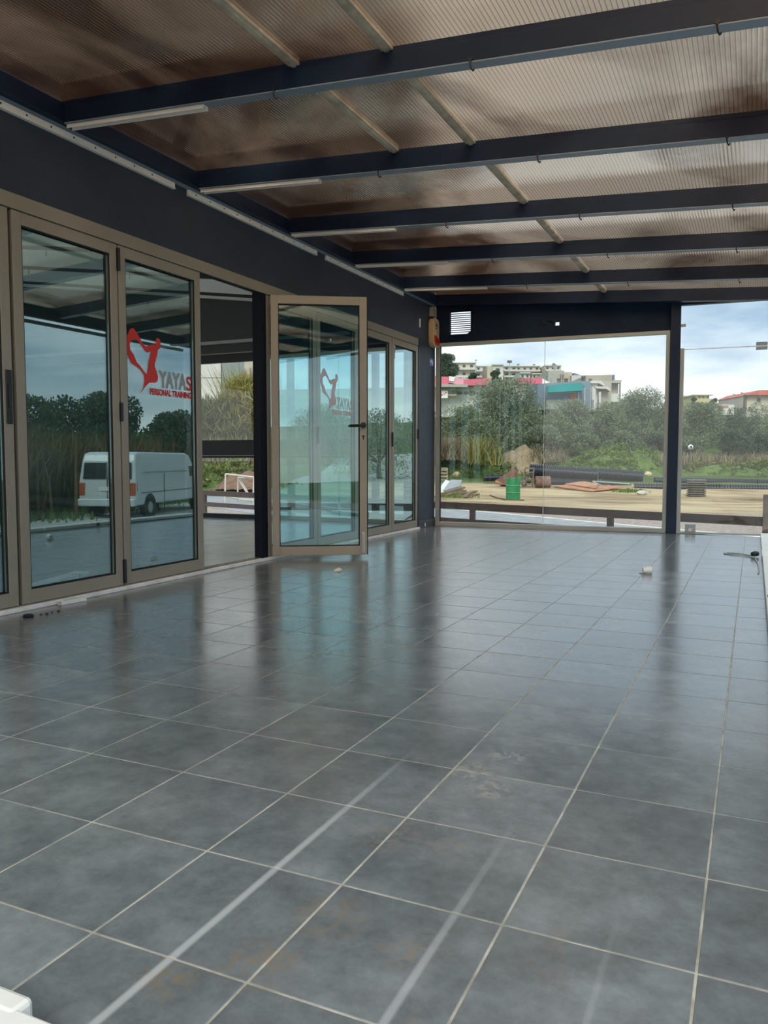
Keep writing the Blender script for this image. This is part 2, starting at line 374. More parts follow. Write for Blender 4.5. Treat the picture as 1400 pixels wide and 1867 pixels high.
def text_mesh(body, size, name, m, parent, matrix, extrude=.0004, offset=0.0, width=None):
    cu = bpy.data.curves.new(name, 'FONT'); cu.body = body; cu.size = size; cu.extrude = extrude; cu.offset = offset
    to = bpy.data.objects.new('tmp_text', cu); COL.objects.link(to)
    me = bpy.data.meshes.new_from_object(to.evaluated_get(bpy.context.evaluated_depsgraph_get()))
    bpy.data.objects.remove(to)
    xs = [v.co.x for v in me.vertices]; x0, x1 = min(xs), max(xs)
    if width:
        for v in me.vertices: v.co.x = (v.co.x - x0) * width / (x1 - x0)
    me.transform(matrix); me.materials.clear(); me.materials.append(m); me.name = name
    o = bpy.data.objects.new(name, me); COL.objects.link(o); o.parent = parent; ORG[o.name] = ORG.get(parent.name, (0, 0, 0))
    return o

XW = -3.73                                     # face of the left (building) wall
FY0, FA = 9.66, math.atan(.052)                # far facade: start at the left wall, slight skew
def roofz(x): return 2.566 - .0617 * x         # underside of the roof beams

# ------------------------------------------------------------------ floor: every tile a piece of its own
floor = MB().box(XW - .02, .38, -.4, 9.72, -.25, -.0011).build('floor', M_grout)
tag(floor, 'dark slate grey tiled terrace floor with pale joints', 'floor', kind='structure')
tw = TILE - .0042
def tile_mb():
    b = .0012; h = tw / 2
    vs = [(-h, -h, -.012), (h, -h, -.012), (h, h, -.012), (-h, h, -.012), (-h, -h, -b), (h, -h, -b), (h, h, -b), (-h, h, -b),
          (-h + b, -h + b, 0), (h - b, -h + b, 0), (h - b, h - b, 0), (-h + b, h - b, 0)]
    fs = [(0, 1, 5, 4), (1, 2, 6, 5), (2, 3, 7, 6), (3, 0, 4, 7), (4, 5, 9, 8), (5, 6, 10, 9), (6, 7, 11, 10), (7, 4, 8, 11), (8, 9, 10, 11)]
    return vs, fs
X0, Y0 = -.1927 * TILE, 3.1442 * TILE          # a joint crossing of the grid
tvs, tfs = tile_mb()
tme = bpy.data.meshes.new('floor_tile'); tme.from_pydata(tvs, [], tfs); tme.materials.append(M_tile); tme.update()
rest = MB(); ntile = 0
for i in range(-2, 12):
    for j in range(-4, 27):
        cx = X0 - (i - .5 + 0) * TILE - TILE * 0; cyy = Y0 + (j + .5) * TILE
        xa, xb, ya, yb = cx - TILE / 2, cx + TILE / 2, cyy - TILE / 2, cyy + TILE / 2
        if xa > .36 or xb < XW or ya > 9.7: continue
        full = xb < .38 and xa > XW and yb < 9.71
        vis = False
        for qx in (xa, cx, xb):
            for qy in (ya, cyy, yb):
                u, v, z = proj((qx, qy, 0))
                if z > .1 and -5 < u < 1405 and v < 1880: vis = True
        z = proj((cx, cyy, 0))[2]
        if full and vis and z < 6.5 and ntile < 300:
            o = bpy.data.objects.new('floor_tile', tme); COL.objects.link(o); o.location = (cx, cyy, random.uniform(-.0003, .0003)); o.parent = floor; ntile += 1
        else:
            a, b_, c, d = max(xa + .002, XW), min(xb - .002, .38), ya + .002, min(yb - .002, 9.715)
            if b_ - a > .01 and d - c > .01: rest.box(a, b_, c, d, -.012, random.uniform(-.0003, .0003))
rest.build('floor_tile_field', M_tile, floor, kind='stuff')

# ------------------------------------------------------------------ left wall above the doors, end pillar, inside room
wu_ = MB().box(-3.93, XW, -3, 9.64, 2.96, 9.0).build('wall_upper', mat('warm_render', (.11, .075, .052), .85, noise=.15, nscale=.8))  # wall height raised to shade the left side of the roof
tag(wu_, 'upper storey wall of the building above the terrace roof, made taller to shade it', 'wall', kind='structure')
wl_ = MB().box(-3.93, XW, -1, 9.64, 2.312, 2.96)
wl_.box(-3.93, XW, -1, 2.30, 0, 2.312)
wl_.box(-3.93, XW, 9.10, 9.64, .095, 2.312)
wall_left = wl_.build('wall_left', M_navy)
tag(wall_left, 'matt navy building wall above the folding doors', 'wall', kind='structure')
MB().box(-3.94, XW + .008, 9.096, 9.645, 0, .095).build('skirting_tile', mat('dark_skirting', (.06, .066, .074), .4, noise=.2), wall_left)
MB().box(-3.80, XW + .003, 9.075, 9.13, .02, 2.30).build('corner_trim', M_steel, wall_left, bevel=.003)
# steel ledger along the wall that carries the beams
MB().box(XW, XW + .055, -.5, 9.64, 2.80, 2.91).build('ledger', M_steel, wall_left, bevel=.004)
MB().box(XW, XW + .012, -.5, 9.64, 2.775, 2.80).build('shadow_trim', M_flange, wall_left)

fr = MB()                                        # door lining
fr.box(-3.80, XW + .004, 2.30, 9.075, 2.228, 2.312)
trim = fr.build('trim_1', M_champ, bevel=.003); tag(trim, 'champagne aluminium head frame running above the folding doors', 'door frame', kind='structure')
MB().box(-3.785, XW - .012, 2.30, 9.07, 2.2235, 2.2275).build('shadow_gap', M_gasket, trim)
th = MB().box(-3.84, XW + .022, 2.28, 9.10, 0, .026).build('trim_2', M_marble, bevel=.004); tag(th, 'white stone threshold strip under the folding doors', 'threshold', kind='structure')
MB().box(-3.805, XW - .010, 2.3, 9.07, .026, .032).build('floor_track', M_track, th)

LEAFH0, LEAFH1 = .034, 2.2225
def leaf(name, loc, rz, w, label, glass, handle=None):
    root = empty(name, loc, label, 'glass door', 'folding glass door leaves', 'structure', rz)
    st, bt, tp = .066, .078, .070
    for a, b in ((.004, st), (w - st, w - .004)):
        MB().box(-.055, 0, a, b, LEAFH0, LEAFH1).build('stile', M_champ, root, False, bevel=.0025)
    MB().box(-.055, 0, st, w - st, LEAFH0, LEAFH0 + bt).build('bottom_rail', M_champ, root, False, bevel=.0025)
    MB().box(-.055, 0, st, w - st, LEAFH1 - tp, LEAFH1).build('top_rail', M_champ, root, False, bevel=.0025)
    g = MB(); z0, z1 = LEAFH0 + bt, LEAFH1 - tp; q = .006
    for t0, t1 in ((-.016, -.004), (-.051, -.039)):
        g.box(t0, t1, st, st + q, z0, z1); g.box(t0, t1, w - st - q, w - st, z0, z1); g.box(t0, t1, st + q, w - st - q, z0, z0 + q); g.box(t0, t1, st + q, w - st - q, z1 - q, z1)
    g.build('gasket', M_gasket, root, False)
    pane = MB().box(-.030, -.024, st + .001, w - st - .001, z0 + .001, z1 - .001).build('pane', glass, root, False)
    return root, pane
def hinge(root, s, z0, z1):
    b = MB().cyl((.010, s, z0), (.010, s, z1), .010, 10); b.box(-.004, .006, s - .012, s + .012, z0, z1)
    b.build('hinge', M_black, root, False)

LE = [(2.335, 3.194), (3.212, 4.018), (4.022, 4.864), (5.730, 6.588), (6.592, 7.445), (7.449, 8.298), (8.302, 9.072)]
names = ['leftmost folding glass door leaf, mostly cut by the picture edge', 'wide glass door leaf reflecting the back of the white van', 'glass door leaf carrying the big red heart decal',
         'closed glass door leaf seen through the left half of the open door', 'closed glass door leaf seen through the right half of the open door',
         'closed glass door leaf just right of the open door edge', 'last closed glass door leaf beside the navy end pillar']
leaves = []
for k, ((a, b), lb) in enumerate(zip(LE, names)):
    r_, p_ = leaf('door_%d' % (k + 1), (XW, a, 0), 0, b - a, lb, M_doorglass); leaves.append((r_, p_, b - a))
for z0, z1 in ((2.06, 2.20), (1.10, 1.22), (.045, .20)): hinge(leaves[1][0], LE[1][1] - LE[1][0] + .002, z0, z1)
hinge(leaves[5][0], LE[5][1] - LE[5][0] + .002, 1.0, 1.16)
hinge(leaves[3][0], LE[3][1] - LE[3][0] + .002, 1.0, 1.16)
hinge(leaves[6][0], LE[6][1] - LE[6][0] - .004, 1.10, 1.22)
# black strip put in for the shaded gap between leaf 1 and 2
MB().box(-3.79, XW - .028, 3.146, 3.216, LEAFH0, 2.2225).build('gap_shadow_strip', M_gasket, trim)
# flush pull on the leftmost leaf
fp = MB().box(0, .007, .808, .846, 1.05, 1.345); fp.box(.007, .012, .820, .834, 1.14, 1.27)
fp.build('flush_pull', M_black, leaves[0][0], False, bevel=.004, label='black flush pull')

# hinge post of the open leaf (dark) and the open leaf itself
MB().box(-3.80, XW + .006, 5.636, 5.728, .022, 2.2275).build('hinge_post', M_indarkblue, trim, bevel=.003, label='near black hinge post')
OL = .815
ol, olp = leaf('door_8', (XW + .032, 5.748, 0), -math.radians(58), OL, 'open glass door leaf swung out onto the terrace with black lever handle', M_leafglass)
hb = MB()                                       # lever handles on both faces
for s in (0, -.055):
    d = 1 if s == 0 else -1
    hb = MB().cyl((s, OL - .035, 1.145), (s + .010 * d, OL - .035, 1.145), .026, 18)
    hb.cyl((s, OL - .035, 1.145), (s + .05 * d, OL - .035, 1.145), .011, 10)
    hb.tube([(s + .046 * d, OL - .030, 1.145), (s + .050 * d, OL - .09, 1.143), (s + .050 * d, OL - .155, 1.141)], [.011, .010, .009], 8)
    hb.build('lever_handle', M_black, ol, False, smooth=False)
    MB().cyl((s, OL - .035, 1.05), (s + .006 * d, OL - .035, 1.05), .011, 12).box(min(s, s + .006 * d), max(s, s + .006 * d), OL - .039, OL - .031, 1.02, 1.05).build('keyhole', M_black, ol, False)
    MB().box(min(s, s + .008 * d), max(s, s + .008 * d), OL - .046, OL - .026, .06, .23).cyl((s + .012 * d, OL - .036, .05), (s + .012 * d, OL - .036, .22), .006, 8).build('floor_bolt', M_chrome, ol, False)
MB().box(-.052, -.003, OL - .003, OL + .004, LEAFH0, LEAFH1).build('edge_seal', M_gasket, ol, False)

# ---- heart decal on leaf 3 (world y,z on the glass)
def decal(loc_y, z, sc, name, label, letters=True, xface=XW - .0235):
    root = empty(name, (xface, loc_y, z), label, 'decal')
    # traced outline of the two joined dancers, in units of decal px (x right, y up)
    o = [(28, 86), (34, 88), (40, 83), (46, 77), (52, 70), (58, 64), (63, 62), (70, 64), (78, 67), (84, 68), (89, 67), (88, 72), (89, 78), (93, 80), (98, 78), (100, 71), (98, 63), (93, 60),
         (91, 52), (88, 44), (85, 37), (84, 31), (88, 24), (92, 15), (91, 8), (86, 4), (76, 3), (69, 2), (60, -5), (46, -18), (55, -7), (58, 5), (57, 14), (50, 21), (40, 26), (28, 30), (22, 38), (16, 50), (13, 62), (14, 70), (21, 76), (24, 82)]
    hole = [(33, 69), (28, 66), (25, 60), (26, 52), (34, 45), (40, 34), (50, 27), (58, 20), (64, 16), (67, 26), (69, 38), (73, 48), (75, 56), (72, 54), (66, 52), (60, 55), (54, 60), (48, 66), (41, 70)]
    # bridge outline and hole into one polygon strip through triangulation
    import mathutils.geometry as mg
    pts = [Vector((x, y, 0)) for x, y in o]; hp = [Vector((x, y, 0)) for x, y in hole]
    tri = mg.tessellate_polygon([pts, hp]); allp = pts + hp
    m = MB(); s = sc
    vs = [(0, (p.x - 13) * s, p.y * s) for p in allp]; n = len(vs)
    vs2 = [(.0006, b, c) for a, b, c in vs]
    fs = []
    for t in tri:
        a, b, c = [allp[i] for i in t]
        cr = (b.x - a.x) * (c.y - a.y) - (b.y - a.y) * (c.x - a.x)
        t = tuple(t) if cr > 0 else tuple(t)[::-1]
        fs.append(tuple(i + n for i in t)); fs.append(t[::-1])
    for loop, off in ((range(len(o)), 0), (range(len(hole)), len(o))):
        L_ = list(loop); k = len(L_)
        for i in range(k): a, b = off + i, off + (i + 1) % k; fs.append((a, b, b + n, a + n))
    m.add(vs2[:0] + vs + vs2, fs); m.build('heart_figure', M_red, root, False)
    if letters:
        # plane of the lettering: x_text -> +y world, y_text -> +z, facing +x
        B = Matrix(((0, 0, 1, 0), (1, 0, 0, 0), (0, 1, 0, 0), (0, 0, 0, 1)))
        T = lambda y, zz: Matrix.Translation((.0003, y, zz)) @ B
        text_mesh('YAYA', .155, 'lettering_name', M_greyvinyl, root, T(.33, -.008), width=.295, offset=.006)
        text_mesh("S", .14, 'lettering_initial', M_red, root, T(.625, -.01), width=.055, offset=.003)
        text_mesh('PERSONAL TRAINING', .058, 'lettering_trade', M_red, root, T(.235, -.067), width=.445, offset=.0026)
    return root
decal(4.092, 1.365, .0041 * .99, 'window_decal', 'large red heart decal of two dancers above red lettering on glass')
decal(6.690, 1.365, .0041, 'window_decal', 'faded red heart decal seen through the open glass door')

# small white notice on the last leaf
nt_ = empty('paper_notice', (XW - .023, 8.37, 2.05), 'small white paper notice at top corner of the last door leaf', 'notice')
MB().box(-.0005, .0004, 0, .07, -.05, .10).build('paper', M_white, nt_, False)
mm_ = MB()
for q in range(4): mm_.box(.0004, .0009, .008 + q * .015, .018 + q * .015, .02, .07)
mm_.box(.0004, .0009, .008, .06, -.01, .0); mm_.build('print', M_black, nt_, False)

# ------------------------------------------------------------------ roof: sheets, beams, battens
ceil = empty('ceiling', (-1.7, 5, 2.8), 'lean-to terrace roof of bronze translucent sheets on navy beams', 'ceiling', kind='structure')
BY = [-.09, 1.137, 2.363, 3.589, 4.826, 6.075, 7.30, 8.536]
BH = .105
def slab(mb, x0, x1, y0, y1, dz0, dz1, mi=0):
    mb.hexa([(x0, y0, roofz(x0) + dz0), (x1, y0, roofz(x1) + dz0), (x1, y1, roofz(x1) + dz0), (x0, y1, roofz(x0) + dz0),
             (x0, y0, roofz(x0) + dz1), (x1, y0, roofz(x1) + dz1), (x1, y1, roofz(x1) + dz1), (x0, y1, roofz(x0) + dz1)], mi)
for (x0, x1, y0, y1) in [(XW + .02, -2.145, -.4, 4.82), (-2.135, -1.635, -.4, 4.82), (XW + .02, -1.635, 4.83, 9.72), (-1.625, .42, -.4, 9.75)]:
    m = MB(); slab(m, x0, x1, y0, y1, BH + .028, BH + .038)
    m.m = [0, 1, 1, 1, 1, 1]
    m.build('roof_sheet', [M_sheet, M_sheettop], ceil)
for k, y in enumerate(BY):
    m = MB(); slab(m, XW + .01, .235, y - .03, y + .03, .006, BH)
    bo = m.build('roof_beam', M_steel, ceil, bevel=.004)
    m = MB(); slab(m, XW + .055, .235, y - .034, y + .034, 0, .006); m.build('lower_flange', M_flange, bo)
    m = MB(); slab(m, XW + .01, .40, y - .02, y + .02, BH, BH + .028); m.build('packing_strip', M_steel, bo)
    for hx in (-2.25, -1.21, -.18):
        z = roofz(hx)
        m = MB().tube([(hx, y - .036, z + .02), (hx, y - .040, z - .012), (hx + .004, y - .036, z - .030), (hx + .010, y - .028, z - .036), (hx + .014, y - .022, z - .026)], .0042, 6)
        m.cyl((hx, y - .042, z + .012), (hx, y - .030, z + .012), .010, 8)
        m.build('hook', M_black, bo)
for (x, y0, y1) in [(-2.14, -.3, 4.80), (-1.63, -.3, 9.65)]:
    m = MB(); slab(m, x - .030, x + .030, y0, y1, BH + .012, BH + .027); slab(m, x - .012, x + .012, y0, y1, BH + .004, BH + .012)
    m.build('joint_batten', M_batten, ceil)
eb = MB(); slab(eb, .17, .235, -.4, 9.80, -.035, .10); eb.build('edge_beam', M_steel, ceil, bevel=.004)
gt = MB().box(.40, .50, -.4, 9.80, 2.60, 2.62); gt.box(.40, .412, -.4, 9.8, 2.62, 2.70); gt.box(.488, .50, -.4, 9.8, 2.62, 2.70)
gt.build('gutter', M_alu, ceil)
eg = MB(); slab(eg, XW + .02, .42, 9.60, 9.70, .0, BH + .028); eg.build('end_beam', M_steel, ceil)

# white channel strips on the wall and under the beam ends
def channel(p, q, label, drop=.045):
    p = np.array(p, float); q = np.array(q, float)
    root = empty('channel_strip', p, label, 'strip', 'white channel strips')
    m = MB(); d = (q - p)
    if abs(d[1]) > abs(d[0]):        # along the wall: C section standing on the wall face
        y0, y1, x, z = p[1], q[1], p[0], p[2]
        m.box(x, x + .020, y0, y1, z - .014, z + .021); m.box(x, x + .026, y0, y1, z - .021, z - .014)
        m.build('profile', M_white, root, bevel=.001)
        k = int((y1 - y0) / .17)
        for i in range(k):
            yy = y0 + .08 + i * .17
            MB().cyl((x + .020, yy, z + .004), (x + .0215, yy, z + .004), .006, 8).build('screw', M_black, root)
    else:
        x0, x1, y = p[0], q[0], p[1]; m = MB()
        for w0, w1, a, b in ((-.022, .022, -.006, -.001), (-.022, -.018, -.022, -.006), (.018, .022, -.022, -.006)): slab(m, x0, x1, y + w0, y + w1, a, b)
        m.build('profile', M_white, root)
    return root
for (a, b, lb) in [(1.2, 4.573, 'long white channel strip high on the navy wall, nearest of three'), (4.722, 6.575, 'white channel strip high on the navy wall, middle of three'), (6.752, 8.583, 'white channel strip high on the navy wall, farthest of three')]:
    channel((XW, a, 2.752), (XW, b, 2.752), lb)
ordn = ['nearest', 'second', 'third', 'fourth', 'fifth']
for k, y in enumerate(BY[3:]):
    channel((XW + .06, y, roofz(XW)), (-2.70, y, roofz(-2.7)), 'short white strip under the wall end of the %s visible roof beam' % ordn[k])

# ------------------------------------------------------------------ far facade (local frame: x along the facade, y outwards)
fac = empty('wall_far', (XW, FY0, 0), 'far end wall with navy fascia above a tall window', 'wall', kind='structure', rz=FA)
def LX(x): return (x - XW)                       # world x -> local s (skew is tiny)
def fbox(name, mt, s0, s1, t0, t1, z0, z1, parent=None, bevel=0, label=None):
    return MB().box(s0, s1, t0, t1, z0, z1).build(name, mt, parent or fac, False, bevel=bevel, label=label)
M_fascia = mat('navy_fascia_panel', (.010, .022, .045), .6, spec=.12, noise=.2, nscale=3)
# fascia with two real openings: louvre vent and a torn hole
S1 = LX(-.905)
v0, v1, vz0, vz1 = .185, .462, 2.428, 2.722
h0, h1, hz0, hz1 = 1.505, 1.560, 2.462, 2.510
fz0, fz1 = 2.325, 2.90
fa = MB()
fa.box(0, v0, 0, .06, fz0, fz1); fa.box(v1, h0, 0, .06, fz0, fz1); fa.box(h1, S1, 0, .06, fz0, fz1)
fa.box(v0, v1, 0, .06, fz0, vz0); fa.box(v0, v1, 0, .06, vz1, fz1); fa.box(h0, h1, 0, .06, fz0, hz0); fa.box(h0, h1, 0, .06, hz1, fz1)
fa.build('fascia_panel', M_fascia, fac, False)
vent = empty('louvre_vent', ORG['wall_far'], 'square louvred vent letting daylight through the navy fascia', 'vent', rz=FA)
vb = MB(); vb.box(v0 - .015, v0, -.012, .06, vz0 - .015, vz1 + .015); vb.box(v1, v1 + .015, -.012, .06, vz0 - .015, vz1 + .015); vb.box(v0, v1, -.012, .06, vz0 - .015, vz0); vb.box(v0, v1, -.012, .06, vz1, vz1 + .015)
vb.prism([(0, 0), (.04, .05), (0, .05)][::-1] if False else [(0, 0), (.05, 0), (.05, .035)], (v1 - .05, .0, vz0), (1, 0, 0), (0, 0, 1), (0, .03, 0))
vb.build('vent_frame', M_fascia, vent, False)
for q in range(11):
    z = vz0 + .030 + q * .0255
    MB().hexa([(v0, .0, z - .009), (v1, .0, z - .009), (v1, .03, z - .006), (v0, .03, z - .006), (v0, .0, z), (v1, .0, z), (v1, .03, z + .003), (v0, .03, z + .003)]).build('louvre_slat', M_fascia, vent, False)
MB().tube([(v0 + .03, -.01, vz1 + .02), (v0 + .09, -.02, vz1 + .055), (v0 + .18, -.02, vz1 + .062), (v1 - .03, -.01, vz1 + .03)], .005, 6).build('pull_cord', M_black, vent, False)
hd = empty('junction_hole', ORG['wall_far'], 'torn square hole showing sky in the navy fascia', 'hole', rz=FA)
MB().box(h0 - .012, h0 + .02, -.03, .0, hz1 - .012, hz1 + .008).tube([(h0 - .02, -.005, hz1 + .0), (h0 - .05, -.02, hz1 + .012), (h0 - .09, -.01, hz1 + .005)], .004, 6).build('torn_bracket', M_black, hd, False)
MB().tube([(1.36, -.002, 2.53), (1.37, -.02, 2.50), (1.385, -.022, 2.48), (1.40, -.004, 2.485)], .005, 6).build('loose_wire', M_black, hd, False)

# tall window with aluminium frame
win = empty('window_1', ORG['wall_far'], 'tall end window in grey aluminium frame with one slim glass joint', 'window', kind='structure', rz=FA)
wA, wB = .012, LX(-.905)
for nm, s0, s1, z0, z1 in (('jamb', wA, wA + .055, 0, 2.325), ('jamb', wB - .045, wB, 0, 2.325), ('sill', wA + .055, wB - .045, 0, .05), ('head', wA + .055, wB - .045, 2.285, 2.325)):
    fbox(nm, M_alu, s0, s1, -.035, .035, z0, z1, win, .003)
fbox('jamb_groove', M_gasket, wA + .055, wA + .061, -.02, .02, .05, 2.285, win)
jx = LX(-2.337)
fbox('pane', M_clear, wA + .061, jx - .003, -.004, .004, .05, 2.285, win)
fbox('pane', M_clear, jx + .003, wB - .045, -.004, .004, .05, 2.285, win)
fbox('glass_joint', M_edge, jx - .003, jx + .003, -.005, .005, .05, 2.285, win)
pillar = empty('pillar', ORG['wall_far'], 'navy steel post standing between the two end windows', 'post', kind='structure', rz=FA)
fbox('post', M_steel, LX(-.905), LX(-.795), -.05, .06, 0, 2.66, pillar, .004)
fbox('side_profile', M_alu, LX(-.795), LX(-.752), -.03, .03, 0, 2.115, pillar, .003)
# frameless glazing to the right of the post
win2 = empty('window_2', ORG['wall_far'], 'frameless end glazing right of the navy post with small clamp fittings', 'window', kind='structure', rz=FA)
gA, gB, gC = LX(-.752), LX(.045), LX(.36)
fbox('pane', M_clear, gA, gB - .002, -.005, .005, .02, 2.100, win2); fbox('pane', M_clear, gB + .002, gC, -.005, .005, .02, 2.100, win2)
fbox('transom_pane', M_clear, gA - .03, gC, -.005, .005, 2.106, 2.60, win2)
fbox('glass_edge', M_edge, gA, gC, -.008, .008, 2.098, 2.107, win2)
fbox('floor_channel', M_alu, gA, gC, -.018, .018, 0, .02, win2)
fbox('clamp', M_alu, gA - .043, gA + .010, -.02, .02, 2.36, 2.39, win2, .003)
fbox('clamp', M_alu, gB - .055, gB + .06, -.02, .02, 2.112, 2.145, win2, .003)
fbox('clamp', M_alu, gB - .055, gB + .06, -.02, .02, 2.062, 2.094, win2, .003)
fbox('floor_clamp', M_alu, LX(-.70), LX(-.585), -.025, .025, .02, .11, win2, .004)
MB().cyl((LX(-.645), -.03, .045), (LX(-.645), -.024, .045), .02, 12).build('lock_cylinder', M_chrome, win2, False)
fbox('end_beam', M_steel, LX(-.795), LX(.40), -.03, .05, 2.60, 2.71, fac)

# glazing along the right side (edge of the terrace)
for k, (a, b) in enumerate([(.9, 2.66), (2.665, 4.43), (4.435, 6.2), (6.205, 7.97), (7.975, 9.74)]):
    w_ = empty('window_%d' % (k + 3), (.30, a, 0), 'frameless side glass panel number %s from the camera along the open terrace edge' % ['one', 'two', 'three', 'four', 'five'][k], 'window', kind='structure')
    MB().box(-.005, .005, 0, b - a, .02, 2.46).build('pane', M_clear, w_, False)
    MB().box(-.02, .02, 0, b - a, .0, .02).build('floor_channel', M_alu, w_, False)
    MB().box(-.012, .012, 0, b - a, 2.46, 2.50).build('head_channel', M_alu, w_, False)

# ------------------------------------------------------------------ things on the wall and pillar
sir = empty('alarm_siren', (XW, 9.50, 2.28), 'cream alarm siren with red lamp lens on the end pillar', 'alarm siren')
M_cream = mat('yellowed_plastic', (.56, .43, .25), .45, noise=.08, nscale=20)
M_lens = mat('red_lens', (.55, .03, .015), .2, coat=.5)
def rr(w, h, r, n=6):
    pts = []
    for cx, cz, a0 in ((w / 2 - r, -h / 2 + r, -90), (w / 2 - r, h / 2 - r, 0), (-w / 2 + r, h / 2 - r, 90), (-w / 2 + r, -h / 2 + r, 180)):
        for i in range(n + 1):
            a = math.radians(a0 + 90 * i / n); pts.append((cx + r * math.cos(a), cz + r * math.sin(a)))
    return pts
MB().prism(rr(.20, .36, .075), (XW, 9.50, 2.435), (0, 1, 0), (0, 0, 1), (.075, 0, 0)).build('housing', M_cream, sir, bevel=.012)
lens = [(-.082, -.035), (-.082, -.10), (-.05, -.155), (0, -.168), (.05, -.155), (.082, -.10), (.082, -.085)]
MB().prism(lens, (XW + .074, 9.50, 2.435), (0, 1, 0), (0, 0, 1), (.016, 0, 0)).build('lamp_lens', M_lens, sir, bevel=.004)
pm = MB()
for q in range(4): pm.box(XW + .0752, XW + .0758, 9.462 + q * .017, 9.472 + q * .017, 2.505, 2.545)
pm.box(XW + .0752, XW + .0758, 9.462, 9.515, 2.478, 2.49); pm.build('maker_mark', M_black, sir)
jb = empty('junction_box', (XW, 9.50, 2.64), 'grey round junction box mounted just above the alarm siren', 'junction box')
MB().box(XW, XW + .05, 9.43, 9.57, 2.635, 2.75).build('box_body', mat('grey_plastic', (.34, .33, .28), .5, noise=.1), jb, bevel=.006)
MB().cyl((XW + .05, 9.50, 2.692), (XW + .056, 9.50, 2.692), .045, 20).build('round_lid', MATS['grey_plastic'], jb)
sl = empty('magnet_sensor', (XW, 9.11, 2.45), 'slim white sensor strip on the navy wall left of the siren', 'sensor')
MB().box(XW, XW + .012, 9.095, 9.125, 2.45, 2.555).build('sensor_body', M_white, sl, bevel=.003)
bs = empty('wall_sticker', (XW, 9.52, 2.03), 'small blue and white sticker on the pillar below the siren', 'sticker')
MB().box(XW, XW + .0012, 9.455, 9.578, 2.03, 2.125).build('sticker_face', mat('blue_print', (.12, .22, .55), .5), bs)
MB().box(XW + .0012, XW + .0017, 9.475, 9.52, 2.07, 2.105).box(XW + .0012, XW + .0017, 9.53, 9.565, 2.045, 2.10).build('sticker_print', M_white, bs)
cb = empty('wall_cable', (XW, 9.61, .3), 'thin grey cable running down the end pillar beside the window', 'cable')
MB().tube([(XW + .006, 9.615, 2.62), (XW + .006, 9.612, 2.0), (XW + .010, 9.606, 1.5), (XW + .016, 9.600, 1.35), (XW + .010, 9.612, 1.15), (XW + .006, 9.618, .8), (XW + .006, 9.615, .3)], .005, 6).build('cable_run', M_alu, cb)
MB().box(XW, XW + .012, 9.598, 9.628, 1.42, 1.46).build('cable_clip', M_black, cb)
ch = MB().prism([(-.012, -.022), (.012, -.028), (.016, .004), (.0, .026), (-.014, .012)], (XW + .008, 9.30, .04), (0, 1, 0), (0, 0, 1), (.0008, 0, 0)).build('peeling_chip', M_white)
tag(ch, 'small white chip on the dark skirting of the end pillar', 'chip')

# ------------------------------------------------------------------ things lying on the terrace floor
rp = empty('channel_offcut', (-3.665, 3.50, 0), 'short white offcut of channel lying against the threshold', 'offcut')
m = MB()
def rbox(m, c, dx, dy, z0, z1, a):
    ca, sa = math.cos(a), math.sin(a); q = []
    for z in (z0, z1):
        for i, j in ((-1, -1), (1, -1), (1, 1), (-1, 1)): q.append((c[0] + ca * i * dx / 2 - sa * j * dy / 2, c[1] + sa * i * dx / 2 + ca * j * dy / 2, z))
    m.hexa(q)
a_ = -.12
rbox(m, (-3.668, 3.515), .034, .175, .001, .004, a_); rbox(m, (-3.651, 3.513), .003, .175, .004, .022, a_); rbox(m, (-3.684, 3.517), .003, .175, .004, .022, a_)
m.build('offcut_profile', M_white, rp)
rbox2 = MB(); rbox(rbox2, (-3.668, 3.515), .030, .165, .018, .024, a_); rbox2.build('offcut_lid', M_white, rp)
bl = MB(); bl.lathe((-3.548, 3.09, 0), (-3.548, 3.09, .02), [(0, .026), (.5, .03), (.85, .022), (1, .006)], 10)
bl = bl.build('black_rubber_scrap', M_black); tag(bl, 'crushed black rubber lump on the floor near the leftmost door', 'rubber scrap')
for k, (dx, dy, r) in enumerate([(.01, .075, .007), (.03, .10, .010), (.012, .15, .006), (.02, .19, .009)]):
    o = MB().lathe((-3.548 + dx, 3.09 + dy, 0), (-3.548 + dx, 3.09 + dy, r), [(0, r), (.6, r * .9), (1, r * .3)], 7).build('rubber_crumb', M_black)
    tag(o, 'black rubber crumb, %s from the crushed black lump' % ['first', 'second', 'third', 'fourth'][k], 'crumb', 'rubber crumbs')
pb = empty('plastic_scrap', (-2.873, 5.358, 0), 'crumpled clear plastic scrap on the floor in front of open door', 'scrap')
for k in range(5):
    a = random.uniform(0, 6.28); x, y = -2.873 + .018 * math.cos(a), 5.358 + .018 * math.sin(a)
    MB().add([(x, y, .001), (x + .03, y + .008, .012), (x + .012, y + .03, .026), (x - .012, y + .016, .010)], [(0, 1, 2), (0, 2, 3), (0, 3, 1), (1, 3, 2)]).build('film_flap', M_white, pb)
cp = empty('paper_cup', (-.703, 6.235, 0), 'small crumpled white paper cup lying on the tiles', 'cup')
MB().lathe((-.735, 6.225, .026), (-.675, 6.245, .030), [(0, .018), (.0, .022), (.5, .026), (1, .029), (1, .026), (.1, .019)], 14, cap=(True, False)).build('cup_body', M_white, cp)
MB().box(-.76, -.71, 6.205, 6.235, .0005, .004).build('crushed_flap', mat('card_brown', (.3, .27, .22), .7), cp)
cw = empty('loose_cable', (-.02, 7.6, 0), 'loop of thin grey cable lying by the right edge of the floor', 'cable')
